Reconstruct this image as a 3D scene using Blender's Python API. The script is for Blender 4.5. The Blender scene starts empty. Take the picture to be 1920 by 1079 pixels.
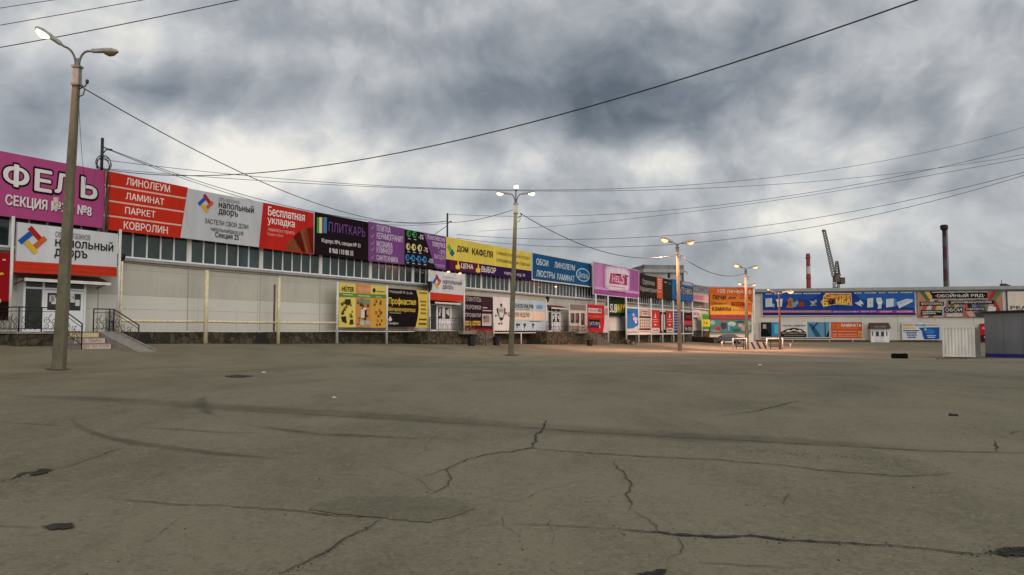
import bpy, bmesh, math, random
from mathutils import Vector, Matrix, noise as mnoise
R = math.radians
random.seed(7)
SC = bpy.context.scene
COL = SC.collection

# ------------------------------------------------------------------ camera
EYE = 2.1                      # eye height above the far end of the lot
FOC = 1440.0                   # focal length in photo pixels (photo 1920 wide)
PITCH = math.atan(80 / FOC)
cam_d = bpy.data.cameras.new('camera'); cam = bpy.data.objects.new('camera', cam_d); COL.objects.link(cam)
cam_d.sensor_width = 36.0; cam_d.lens = 36.0 * FOC / 1920
cam_d.clip_start = 0.1; cam_d.clip_end = 6000
cam.location = (0, 0, EYE); cam.rotation_euler = (R(90) + PITCH, 0, 0)
SC.camera = cam
SC.render.resolution_x = 1024; SC.render.resolution_y = 575

# ------------------------------------------------------------------ exposure, sun
SC.view_settings.view_transform = 'Standard'; SC.view_settings.look = 'None'
SC.view_settings.exposure = 0.0; SC.view_settings.gamma = 1.0
SUN_EL, SUN_AZ = 34, 150       # behind the camera, to the right (azimuth clockwise from +Y)
sun_d = bpy.data.lights.new('sun', 'SUN'); sun_d.energy = 1.35; sun_d.angle = R(70); sun_d.color = (1.0, 0.965, 0.92)
sun = bpy.data.objects.new('sun', sun_d); COL.objects.link(sun)
sd = Vector((math.sin(R(SUN_AZ)) * math.cos(R(SUN_EL)), math.cos(R(SUN_AZ)) * math.cos(R(SUN_EL)), math.sin(R(SUN_EL))))
sun.rotation_euler = (-sd).to_track_quat('-Z', 'Y').to_euler(); sun.location = (30, -40, 60)

# ------------------------------------------------------------------ sky: procedural clouds over a Nishita sky
W = bpy.data.worlds.new('World'); SC.world = W; W.use_nodes = True
W.cycles.sampling_method = 'MANUAL'; W.cycles.sample_map_resolution = 512
nt = W.node_tree; nt.nodes.clear()
class NG:
    def __init__(s, nt): s.nt = nt
    def n(s, t, **k):
        o = s.nt.nodes.new(t)
        for a, b in k.items(): setattr(o, a, b)
        return o
    def l(s, a, b): s.nt.links.new(a, b)
    def put(s, sock, v):
        if isinstance(v, bpy.types.NodeSocket): s.l(v, sock)
        else: sock.default_value = v
    def m(s, op, a, b=None, c=None, clamp=False):
        o = s.n('ShaderNodeMath', operation=op); o.use_clamp = clamp
        s.put(o.inputs[0], a)
        if b is not None: s.put(o.inputs[1], b)
        if c is not None: s.put(o.inputs[2], c)
        return o.outputs[0]
    def comb(s, x, y, z):
        o = s.n('ShaderNodeCombineXYZ')
        for i, v in enumerate((x, y, z)): s.put(o.inputs[i], v)
        return o.outputs[0]
    def noise(s, vec, scale, detail=5, rough=.55, dist=0., lac=2.0):
        o = s.n('ShaderNodeTexNoise'); s.put(o.inputs['Vector'], vec)
        o.inputs['Scale'].default_value = scale; o.inputs['Detail'].default_value = detail
        o.inputs['Roughness'].default_value = rough; o.inputs['Distortion'].default_value = dist
        o.inputs['Lacunarity'].default_value = lac
        return o.outputs[0]
    def ramp(s, fac, stops, interp='LINEAR'):
        o = s.n('ShaderNodeValToRGB'); s.put(o.inputs[0], fac); cr = o.color_ramp; cr.interpolation = interp
        while len(cr.elements) < len(stops): cr.elements.new(.5)
        for e, (p, c) in zip(cr.elements, stops):
            e.position = p; e.color = (*c, 1) if len(c) == 3 else c
        return o.outputs[0]
    def mix(s, fac, a, b, mode='MIX'):
        o = s.n('ShaderNodeMix', data_type='RGBA', blend_type=mode)
        s.put(o.inputs[0], fac)
        for i, v in ((6, a), (7, b)):
            if isinstance(v, tuple) and len(v) == 3: v = (*v, 1)
            s.put(o.inputs[i], v)
        return o.outputs[2]
    def sstep(s, x, a, b):
        o = s.n('ShaderNodeMapRange', interpolation_type='SMOOTHSTEP')
        s.put(o.inputs[0], x); o.inputs[1].default_value = a; o.inputs[2].default_value = b
        return o.outputs[0]
g = NG(nt)
tc = g.n('ShaderNodeTexCoord'); sep = g.n('ShaderNodeSeparateXYZ'); g.l(tc.outputs['Generated'], sep.inputs[0])
dx, dy, dz = sep.outputs
pvec = g.comb(dx, dy, g.m('MULTIPLY', dz, 1.15))
def wnoise(vec, amt, sc_, det, seed):
    o = g.n('ShaderNodeTexNoise'); g.l(vec, o.inputs['Vector']); o.inputs['Scale'].default_value = sc_; o.inputs['Detail'].default_value = det
    k = g.n('ShaderNodeVectorMath', operation='SUBTRACT'); g.l(o.outputs[1], k.inputs[0]); k.inputs[1].default_value = (.5, .5, .5)
    q = g.n('ShaderNodeVectorMath', operation='MULTIPLY_ADD'); g.l(k.outputs[0], q.inputs[0]); q.inputs[1].default_value = (amt,) * 3; g.l(vec, q.inputs[2])
    return q.outputs[0], o
wp, warp = wnoise(pvec, .13, 3.4, 3, 1)
wp2, _ = wnoise(wp, .035, 15, 2, 2)
wo = g.n('ShaderNodeVectorMath', operation='ADD'); g.l(wp2, wo.inputs[0]); wo.inputs[1].default_value = (-.022, 0, .036)
na = g.noise(wp2, 5.2, 8, .56); nb = g.noise(wo.outputs[0], 5.2, 5, .54)
relief = g.m('SUBTRACT', na, nb)
nbig = g.noise(wp, 1.7, 3, .5)
# broad masses of cloud: (azimuth tangent s = x/y, elevation tangent t = z/y) of their centres, widths and weight
yc = g.m('MAXIMUM', dy, .15)
S, T = g.m('DIVIDE', dx, yc), g.m('DIVIDE', dz, yc)
wsep = g.n('ShaderNodeSeparateXYZ'); g.l(warp.outputs[1], wsep.inputs[0])
S2 = g.m('ADD', S, g.m('MULTIPLY', g.m('SUBTRACT', wsep.outputs[0], .5), .30))
T2 = g.m('ADD', T, g.m('MULTIPLY', g.m('SUBTRACT', wsep.outputs[1], .5), .16))
MASSES = [  # photo px, py, half-width, half-height (px), weight (+ light, - dark)
    (1120, 120, 230, 110, -.34), (860, 60, 220, 70, -.16), (800, 215, 210, 55, -.20), (600, 60, 170, 50, -.10), (330, 150, 140, 45, -.14), (480, 215, 120, 40, -.16),
    (40, 210, 160, 110, -.10), (1180, 240, 150, 45, -.20), (1600, 110, 380, 110, -.10), (1850, 330, 160, 60, -.14), (1560, 330, 260, 40, -.06), (1020, 385, 130, 26, -.16), (1300, 440, 120, 30, -.10), (1560, 462, 110, 18, -.14), (740, 250, 120, 40, -.12),
    (60, 30, 160, 60, .24), (240, 60, 130, 60, .20), (480, 110, 120, 35, .22), (420, 270, 170, 55, .42), (590, 320, 190, 40, .26), (800, 340, 90, 40, .12), (880, 430, 130, 22, .20),
    (1000, 310, 90, 40, .12), (1250, 330, 120, 45, .18), (1500, 400, 130, 40, .18), (1660, 300, 120, 60, .10), (1850, 190, 120, 60, .12), (1800, 420, 160, 36, .14), (1520, 250, 160, 50, .08), (560, 210, 90, 30, .12),
    (1240, 330, 60, 30, .16), (1140, 305, 50, 22, .12), (1420, 350, 90, 26, .12), (1330, 270, 120, 30, -.10), (1700, 230, 100, 40, -.10), (1880, 110, 120, 50, .06), (170, 330, 120, 30, .10), (960, 210, 90, 50, -.14), (1130, 190, 90, 50, -.14), (1690, 470, 200, 26, .10), (1240, 480, 120, 20, -.06)]
acc = None
for px, py, hw, hh, wgt in MASSES:
    a = g.m('MULTIPLY', g.m('SUBTRACT', S2, (px - 960) / FOC), FOC / hw)
    b = g.m('MULTIPLY', g.m('SUBTRACT', T2, (619.5 - py) / FOC), FOC / hh)
    e = g.m('MULTIPLY', g.m('POWER', 2.718, g.m('MULTIPLY', g.m('ADD', g.m('MULTIPLY', a, a), g.m('MULTIPLY', b, b)), -.8)), wgt)
    acc = e if acc is None else g.m('ADD', acc, e)
front = g.sstep(dy, .1, .4)
acc = g.m('MULTIPLY', acc, front)
edge = g.m('MULTIPLY', g.m('SUBTRACT', g.sstep(g.noise(wp2, 3.8, 9, .56), .44, .56), .5), .13)
lum = g.m('ADD', g.m('ADD', g.m('ADD', .555, edge), g.m('MULTIPLY', g.m('SUBTRACT', na, .5), .26)), g.m('MULTIPLY', relief, 1.1))
lum = g.m('ADD', g.m('ADD', lum, acc), g.m('MULTIPLY', g.m('SUBTRACT', nbig, .5), .30))
lowband = g.m('SUBTRACT', 1.0, g.sstep(dz, .01, .11))
lum = g.m('ADD', g.m('MULTIPLY', g.m('SUBTRACT', lum, .52), g.m('SUBTRACT', 1.0, g.m('MULTIPLY', lowband, .6))), .52)
cloud = g.ramp(lum, [(0., (.112, .138, .168)), (.25, (.215, .242, .276)), (.5, (.392, .412, .440)), (.70, (.585, .598, .610)), (.94, (.93, .90, .82))])
cloud = g.mix(g.m('MULTIPLY', lowband, .35), cloud, (.41, .47, .48))
cloud = g.mix(g.m('MULTIPLY', g.m('SUBTRACT', 1.0, front), .55), cloud, (.66, .64, .60))     # sky behind the viewer made paler to add light on the facades
sky = g.n('ShaderNodeTexSky', sky_type='NISHITA'); sky.sun_disc = False
sky.sun_elevation = R(SUN_EL); sky.sun_rotation = R(SUN_AZ); sky.dust_density = 2.0
STR = .1
sc10 = g.n('ShaderNodeVectorMath', operation='SCALE'); g.l(cloud, sc10.inputs[0]); sc10.inputs[3].default_value = 1 / STR
fin = g.mix(.94, sky.outputs[0], sc10.outputs[0])
bg = g.n('ShaderNodeBackground'); g.l(fin, bg.inputs[0]); bg.inputs[1].default_value = STR
wout = g.n('ShaderNodeOutputWorld'); g.l(bg.outputs[0], wout.inputs[0])

# ------------------------------------------------------------------ geometry of the place
_F = Vector((0, math.cos(PITCH), math.sin(PITCH))); _U = Vector((0, -math.sin(PITCH), math.cos(PITCH)))
def ray(px, py): return _F + Vector((1, 0, 0)) * ((px - 960) / FOC) + _U * ((539.5 - py) / FOC)
def at(px, py, Y):
    d = ray(px, py); p = d * (Y / d.y); return Vector((p.x, p.y, p.z + EYE))
class Plane:
    """a vertical wall plane: origin A, direction D along it (to the viewer's right), N outward"""
    def __init__(s, A, D):
        s.A = Vector((A[0], A[1], 0)); s.D = Vector((D[0], D[1], 0)).normalized(); s.N = Vector((s.D.y, -s.D.x, 0))
        s.ang = math.atan2(s.D.y, s.D.x)
    def hit(s, px, py, n=0.):
        d = ray(px, py); P = s.A + n * s.N; t = P.dot(s.N) / d.dot(s.N); p = d * t
        return (p - s.A).dot(s.D), p.z + EYE
    def u(s, px, n=0.): return s.hit(px, 600, n)[0]
    def z(s, px, py, n=0.): return s.hit(px, py, n)[1]
    def pt(s, u, n, z): q = s.A + s.D * u + s.N * n; return Vector((q.x, q.y, z))
_a = math.atan(803 / FOC)
_r = ray(195, 400)
HALL = Plane((_r.x / _r.y * 36, 36), (math.sin(_a), math.cos(_a)))          # long hall
_p0, _p1 = at(1425, 600, 140), at(1920, 600, 130)
BACK = Plane((_p0.x, _p0.y), (_p1.x - _p0.x, _p1.y - _p0.y))                # hall across the end
_q0, _q1 = at(1328, 600, 133), at(1413, 600, 136)
ANNEX = Plane((_q0.x, _q0.y), (_q1.x - _q0.x, _q1.y - _q0.y))

def sm(x, a, b):
    t = min(1, max(0, (x - a) / (b - a))); return t * t * (3 - 2 * t)
_G = sorted([(HALL.u(px, .6), HALL.z(px, py, .6)) for px, py in
      ((18, 646), (222, 646), (386, 645), (521, 645.5), (635, 645), (805, 645.5), (1023, 646), (1139, 645), (1197, 643), (1242, 643), (1298, 641))])
def gline(u):
    if u <= _G[0][0]: return _G[0][1]
    for (a, za), (b, zb) in zip(_G, _G[1:]):
        if u <= b: return za + (zb - za) * (u - a) / (b - a)
    return _G[-1][1]
def gz(x, y):
    yy = min(92, max(0, y))
    z = EYE - .9 - .013 * yy - .55 * math.exp(-(max(y, 0) / 9) ** 2)
    z -= .42 * sm(x, 12, 30) * sm(y, 18, 45) * (1 - sm(y, 75, 110))
    p = Vector((x, y, 0)) - HALL.A; n = p.dot(HALL.N); u = p.dot(HALL.D)
    w = (1 - sm(n, .8, 11)) * (1 - sm(u, 95, 112))
    if w > 0: z = z * (1 - w) + gline(u) * w
    return z
def gp(px, py):
    d = ray(px, py); t = 1.0
    lo, hi = .5, 400.
    for _ in range(50):
        t = (lo + hi) / 2; q = d * t
        if q.z + EYE > gz(q.x, q.y): lo = t
        else: hi = t
    q = d * t; return Vector((q.x, q.y, gz(q.x, q.y)))

# ------------------------------------------------------------------ materials
def lin(c): c /= 255; return c / 12.92 if c <= .04045 else ((c + .055) / 1.055) ** 2.4
def L(h, k=1.08): return tuple(min(.86, lin(int(h[i:i + 2], 16)) / k) for i in (0, 2, 4))
_mats = {}
def mat(name, color, rough=.7, var=.12, scale=2.0, metal=0., spec=.4, bump=0., streak=False, emit=None, estr=0.):
    key = (name, color, rough, var, scale, metal, bump, streak, emit, estr)
    if key in _mats: return _mats[key]
    m = bpy.data.materials.new(name); m.use_nodes = True; q = NG(m.node_tree)
    b = m.node_tree.nodes['Principled BSDF']
    b.inputs['Roughness'].default_value = rough; b.inputs['Metallic'].default_value = metal
    b.inputs['Specular IOR Level'].default_value = spec
    t = q.n('ShaderNodeTexCoord'); v = t.outputs['Object']
    if streak:
        mp = q.n('ShaderNodeMapping'); q.l(v, mp.inputs[0]); mp.inputs['Scale'].default_value = (1, 1, .18); v2 = mp.outputs[0]
    else: v2 = v
    f = q.noise(v2, scale, 6, .6)
    lo = tuple(max(0, c * (1 - var)) for c in color); hi = tuple(min(.95, c * (1 + var * .7)) for c in color)
    cc = q.ramp(f, [(.3, lo), (.7, hi)])
    q.l(cc, b.inputs['Base Color'])
    if bump:
        bp = q.n('ShaderNodeBump'); bp.inputs['Strength'].default_value = bump; bp.inputs['Distance'].default_value = .02
        q.l(q.noise(v, scale * 9, 5, .6), bp.inputs['Height']); q.l(bp.outputs[0], b.inputs['Normal'])
    if emit:
        b.inputs['Emission Color'].default_value = (*emit, 1); b.inputs['Emission Strength'].default_value = estr
    _mats[key] = m; return m
def ink(h):  # printed vinyl
    return mat('vinyl_' + h, L(h), .6, .13, 1.1, spec=.08, streak=True)
def mottled(name, stops, scale, rough=.9, detail=6, bump=.5, vor=0., stretch=None, dist=.02):
    m = bpy.data.materials.new(name); m.use_nodes = True; q = NG(m.node_tree); b = m.node_tree.nodes['Principled BSDF']
    b.inputs['Roughness'].default_value = rough; b.inputs['Specular IOR Level'].default_value = .25
    v = q.n('ShaderNodeTexCoord').outputs['Object']
    if stretch:
        mp = q.n('ShaderNodeMapping'); q.l(v, mp.inputs[0]); mp.inputs['Scale'].default_value = stretch; v = mp.outputs[0]
    f = q.noise(v, scale, detail, .65, .3)
    if vor:
        vo = q.n('ShaderNodeTexVoronoi', feature='DISTANCE_TO_EDGE'); q.l(v, vo.inputs['Vector']); vo.inputs['Scale'].default_value = vor
        ed = q.sstep(vo.outputs['Distance'], .0, .10); vc = q.n('ShaderNodeTexVoronoi'); q.l(v, vc.inputs['Vector']); vc.inputs['Scale'].default_value = vor
        sp = q.n('ShaderNodeSeparateColor'); q.l(vc.outputs['Color'], sp.inputs[0])
        f = q.m('MULTIPLY', q.m('ADD', q.m('MULTIPLY', f, .6), q.m('MULTIPLY', sp.outputs[0], .4)), q.m('ADD', .35, q.m('MULTIPLY', ed, .65)))
    q.l(q.ramp(f, stops), b.inputs['Base Color'])
    bp = q.n('ShaderNodeBump'); bp.inputs['Strength'].default_value = bump; bp.inputs['Distance'].default_value = dist
    q.l(f, bp.inputs['Height']); q.l(bp.outputs[0], b.inputs['Normal'])
    return m
M = {}
M['white'] = mat('white_paint', (.66, .65, .62), .55, .16, 3, streak=True)
M['wpost'] = mat('chipped_white_paint', (.58, .57, .53), .6, .3, 9, streak=True)
M['cream'] = mat('cream_pipe_paint', (.68, .59, .38), .6, .3, 7)
M['pvc'] = mat('white_pvc', (.74, .75, .76), .35, .05, 2)
M['black'] = mat('black_iron', (.012, .011, .012), .5, .3, 8)
M['dark'] = mat('dark_interior', (.02, .02, .02), .8, .2, 2)
M['glass'] = mat('dark_window_glass', (.030, .052, .047), .10, .6, .5, spec=.6)
M['glassb'] = mat('door_glass', (.03, .035, .03), .12, .5, 2, spec=.35)
M['collar'] = mat('pole_collar', (.20, .20, .185), .6, .25, 5)
M['sheet'] = mat('grey_sheet_metal', (.30, .30, .29), .5, .2, 1.5, streak=True)
M['dsheet'] = mat('dark_sheet_metal', (.07, .07, .072), .5, .2, 1.5)
M['canopy'] = mat('dark_red_canopy', (.10, .018, .016), .6, .3, 3)
M['rust'] = mat('rusty_steel', (.13, .07, .045), .8, .5, 6, bump=.3)
M['step'] = mat('worn_concrete', (.24, .22, .19), .9, .25, 4, bump=.3)
M['cable'] = mat('black_cable', (.02, .02, .022), .6, .1, 3)
M['lampbody'] = mat('grey_lamp_body', (.34, .33, .31), .5, .25, 6)
M['bracket'] = mat('dull_steel', (.16, .15, .14), .55, .3, 8)
M['oldstep'] = mat('dark_worn_concrete', (.125, .105, .08), .95, .4, 3, bump=.4)
M['plate'] = mat('grey_plywood', (.27, .25, .215), .8, .4, 3, streak=True)
M['concrete'] = mottled('pole_concrete', [(.25, (.085, .074, .046)), (.55, (.155, .138, .092)), (.8, (.215, .195, .138))], 3.2, .9, 8, .35, stretch=(1, 1, .35), dist=.01)
M['plinth'] = mottled('mossy_stone', [(.1, (.020, .017, .011)), (.38, (.050, .041, .026)), (.62, (.088, .074, .044)), (.9, (.135, .117, .074))], 2.6, .95, 8, .8, vor=2.6)
M['roof'] = mottled('roof_felt', [(.3, (.05, .05, .05)), (.7, (.11, .11, .11))], .5)
M['backwall'] = mottled('pale_plaster', [(.25, (.50, .47, .415)), (.75, (.63, .60, .54))], .35, .9, 7, .1)
M['oldwall'] = mottled('old_grey_panel', [(.25, (.22, .225, .21)), (.5, (.35, .35, .33)), (.8, (.47, .46, .43))], .5, .9, 8, .2)
def wall_mat():
    m = bpy.data.materials.new('concrete_wall_panels'); m.use_nodes = True; q = NG(m.node_tree); b = m.node_tree.nodes['Principled BSDF']
    b.inputs['Roughness'].default_value = .9; b.inputs['Specular IOR Level'].default_value = .2
    v = q.n('ShaderNodeTexCoord').outputs['Object']; s = q.n('ShaderNodeSeparateXYZ'); q.l(v, s.inputs[0])
    f = q.noise(v, .5, 8, .62); mp = q.n('ShaderNodeMapping'); q.l(v, mp.inputs[0]); mp.inputs['Scale'].default_value = (1.6, 1, .12)
    f2 = q.noise(mp.outputs[0], 1.2, 5, .6)
    c = q.ramp(q.m('ADD', q.m('MULTIPLY', f, .55), q.m('MULTIPLY', f2, .45)), [(.3, (.405, .386, .325)), (.5, (.48, .46, .39)), (.7, (.54, .52, .45))])
    # painted lower course is lighter; the edge is a real paint line
    low = q.m('LESS_THAN', q.m('ADD', s.outputs[2], q.m('MULTIPLY', f, .03)), 1.68)
    c = q.mix(low, c, q.mix(.75, c, (.65, .63, .57)))
    m3 = q.n('ShaderNodeMapping'); q.l(v, m3.inputs[0]); m3.inputs['Scale'].default_value = (3.2, 1, .07)       # dirty runs down the panels
    run = q.m('MULTIPLY', q.sstep(q.noise(m3.outputs[0], 1.0, 5, .65), .56, .74), q.sstep(q.noise(v, .35, 3, .5), .35, .65))
    c = q.mix(q.m('MULTIPLY', run, .55), c, (.22, .185, .13))
    q.l(c, b.inputs['Base Color'])
    bp = q.n('ShaderNodeBump'); bp.inputs['Strength'].default_value = .2; bp.inputs['Distance'].default_value = .01
    q.l(q.noise(v, 14, 5, .6), bp.inputs['Height']); q.l(bp.outputs[0], b.inputs['Normal'])
    return m
M['wall'] = wall_mat()

# ------------------------------------------------------------------ mesh builder
class MB:
    def __init__(s): s.v = []; s.f = []; s.mi = []; s.mats = []; s.sm = []
    def idx(s, m):
        if m not in s.mats: s.mats.append(m)
        return s.mats.index(m)
    def add(s, vs, fs, m, smooth=False):
        b = len(s.v); i = s.idx(m); s.v.extend(tuple(q) for q in vs)
        for f in fs: s.f.append([b + k for k in f]); s.mi.append(i); s.sm.append(smooth)
    def face(s, pts, m): s.add(pts, [range(len(pts))], m)
    def box(s, x0, x1, y0, y1, z0, z1, m, bev=0.):
        if x0 > x1: x0, x1 = x1, x0
        if y0 > y1: y0, y1 = y1, y0
        v = [(x, y, z) for z in (z0, z1) for y in (y0, y1) for x in (x0, x1)]
        s.add(v, [(0, 2, 3, 1), (4, 5, 7, 6), (0, 1, 5, 4), (2, 6, 7, 3), (0, 4, 6, 2), (1, 3, 7, 5)], m)
    def hexa(s, bot, top, m):       # two quads, counter-clockwise seen from above
        s.add(list(bot) + list(top), [(3, 2, 1, 0), (4, 5, 6, 7), (0, 1, 5, 4), (1, 2, 6, 5), (2, 3, 7, 6), (3, 0, 4, 7)], m)
    def bar(s, a, b, r, m, n=6, r2=None): s.tube([a, b], r, m, n, r2)
    def tube(s, pts, r, m, n=6, r2=None):
        pts = [Vector(p) for p in pts]; rings = []
        N = len(pts); vs = []
        up = None
        for i, p in enumerate(pts):
            d = (pts[min(i + 1, N - 1)] - pts[max(i - 1, 0)]).normalized()
            if up is None or abs(up.dot(d)) > .95: up = Vector((0, 0, 1)) if abs(d.z) < .9 else Vector((1, 0, 0))
            a = d.cross(up).normalized(); c = a.cross(d).normalized(); up = c
            rr = r if r2 is None else r + (r2 - r) * i / (N - 1)
            for k in range(n):
                t = 2 * math.pi * k / n; vs.append(p + (a * math.cos(t) + c * math.sin(t)) * rr)
        fs = []
        for i in range(N - 1):
            for k in range(n):
                k2 = (k + 1) % n; fs.append((i * n + k, i * n + k2, (i + 1) * n + k2, (i + 1) * n + k))
        fs += [tuple(reversed(range(n))), tuple(range((N - 1) * n, N * n))]
        s.add(vs, fs, m, n > 4)
    def lathe(s, prof, m, n=16, c=(0, 0), bands=None):
        vs = [(c[0] + r * math.cos(2 * math.pi * k / n), c[1] + r * math.sin(2 * math.pi * k / n), z) for r, z in prof for k in range(n)]
        for i in range(len(prof) - 1):
            mm = bands[i] if bands else m
            ring = vs[i * n:(i + 2) * n]
            s.add(ring, [(k, (k + 1) % n, n + (k + 1) % n, n + k) for k in range(n)], mm, True)
        s.add(vs[-n:], [tuple(range(n))], m)
    def prism(s, pts, y0, y1, m):    # outline in (x, z), extruded along y
        n = len(pts); vs = [(x, y0, z) for x, z in pts] + [(x, y1, z) for x, z in pts]
        s.add(vs, [tuple(range(n)), tuple(reversed(range(n, 2 * n)))] + [(k, n + k, n + (k + 1) % n, (k + 1) % n) for k in range(n)], m)
    def build(s, name, parent=None, loc=None, rotz=0.):
        me = bpy.data.meshes.new(name); me.from_pydata(s.v, [], s.f)
        for m in s.mats: me.materials.append(m)
        me.polygons.foreach_set('material_index', s.mi); me.polygons.foreach_set('use_smooth', s.sm)
        me.update()
        o = bpy.data.objects.new(name, me); COL.objects.link(o); o.parent = parent
        if loc is not None: o.location = loc
        o.rotation_euler = (0, 0, rotz); return o
def tag(o, label, cat, group=None):
    o['label'] = label; o['category'] = cat
    if group: o['group'] = group
    return o
def empty(name, loc, rotz=0., label=None, cat=None, group=None):
    o = bpy.data.objects.new(name, None); COL.objects.link(o); o.location = loc; o.rotation_euler = (0, 0, rotz)
    o.empty_display_size = .2
    if label: tag(o, label, cat, group)
    return o
def copy_tree(o, parent=None):
    c = o.copy(); COL.objects.link(c); c.parent = parent
    for ch in list(o.children): copy_tree(ch, c)
    return c
_txt = {}
from mathutils.geometry import interpolate_bezier, delaunay_2d_cdt
def text_mesh(body, bold, shear):
    """flat letters; filled by winding number, so glyphs built of crossing strokes stay solid"""
    k = (body, shear)
    if k in _txt: return _txt[k]
    c = bpy.data.curves.new('lettering', 'FONT'); c.body = body; c.size = 1; c.shear = shear
    o = bpy.data.objects.new('lettering', c); COL.objects.link(o); bpy.context.view_layer.update()
    cu = o.to_curve(bpy.context.evaluated_depsgraph_get()); loops = []
    for sp in cu.splines:
        B = sp.bezier_points; pts = []
        for i in range(len(B)):
            p, q = B[i], B[(i + 1) % len(B)]
            st = (p.handle_right - p.co).cross(q.co - p.co).length < 1e-6 and (q.handle_left - q.co).cross(q.co - p.co).length < 1e-6
            pts += [p.co.copy()] if st else interpolate_bezier(p.co, p.handle_right, q.handle_left, q.co, 5)[:-1]
        cl = []
        for p in pts:
            if not cl or (p - cl[-1]).length > 1e-4: cl.append(p)
        if len(cl) > 2: loops.append(cl)
    o.to_curve_clear(); bpy.data.objects.remove(o); bpy.data.curves.remove(c)
    V, Ed = [], []; bb = []
    for l in loops:
        b_ = len(V); n_ = len(l); V += [Vector((p.x, p.y)) for p in l]; Ed += [(b_ + i, b_ + (i + 1) % n_) for i in range(n_)]
        bb.append((min(p.x for p in l), max(p.x for p in l), min(p.y for p in l), max(p.y for p in l)))
    ov, _, of, _, _, _ = delaunay_2d_cdt(V, Ed, [], 0, 1e-5)
    def winding(x, y):
        w = 0
        for l, (xa, xb, ya, yb_) in zip(loops, bb):
            if not (xa <= x <= xb and ya <= y <= yb_): continue
            for i in range(len(l)):
                p, q = l[i - 1], l[i]
                if (p.y > y) != (q.y > y) and x < (q.x - p.x) * (y - p.y) / (q.y - p.y) + p.x: w += 1 if q.y > p.y else -1
        return w
    fs = [tuple(f) for f in of if winding(sum(ov[i].x for i in f) / len(f), sum(ov[i].y for i in f) / len(f))]
    vs = [(p.x, p.y, 0) for p in ov]
    x0 = min(v[0] for v in vs); x1 = max(v[0] for v in vs); y0 = min(v[1] for v in vs); y1 = max(v[1] for v in vs)
    _txt[k] = ([((x - x0) / (x1 - x0), (y - y0) / (y1 - y0), i % 3) for x, y, i in vs], fs); return _txt[k]

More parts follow.
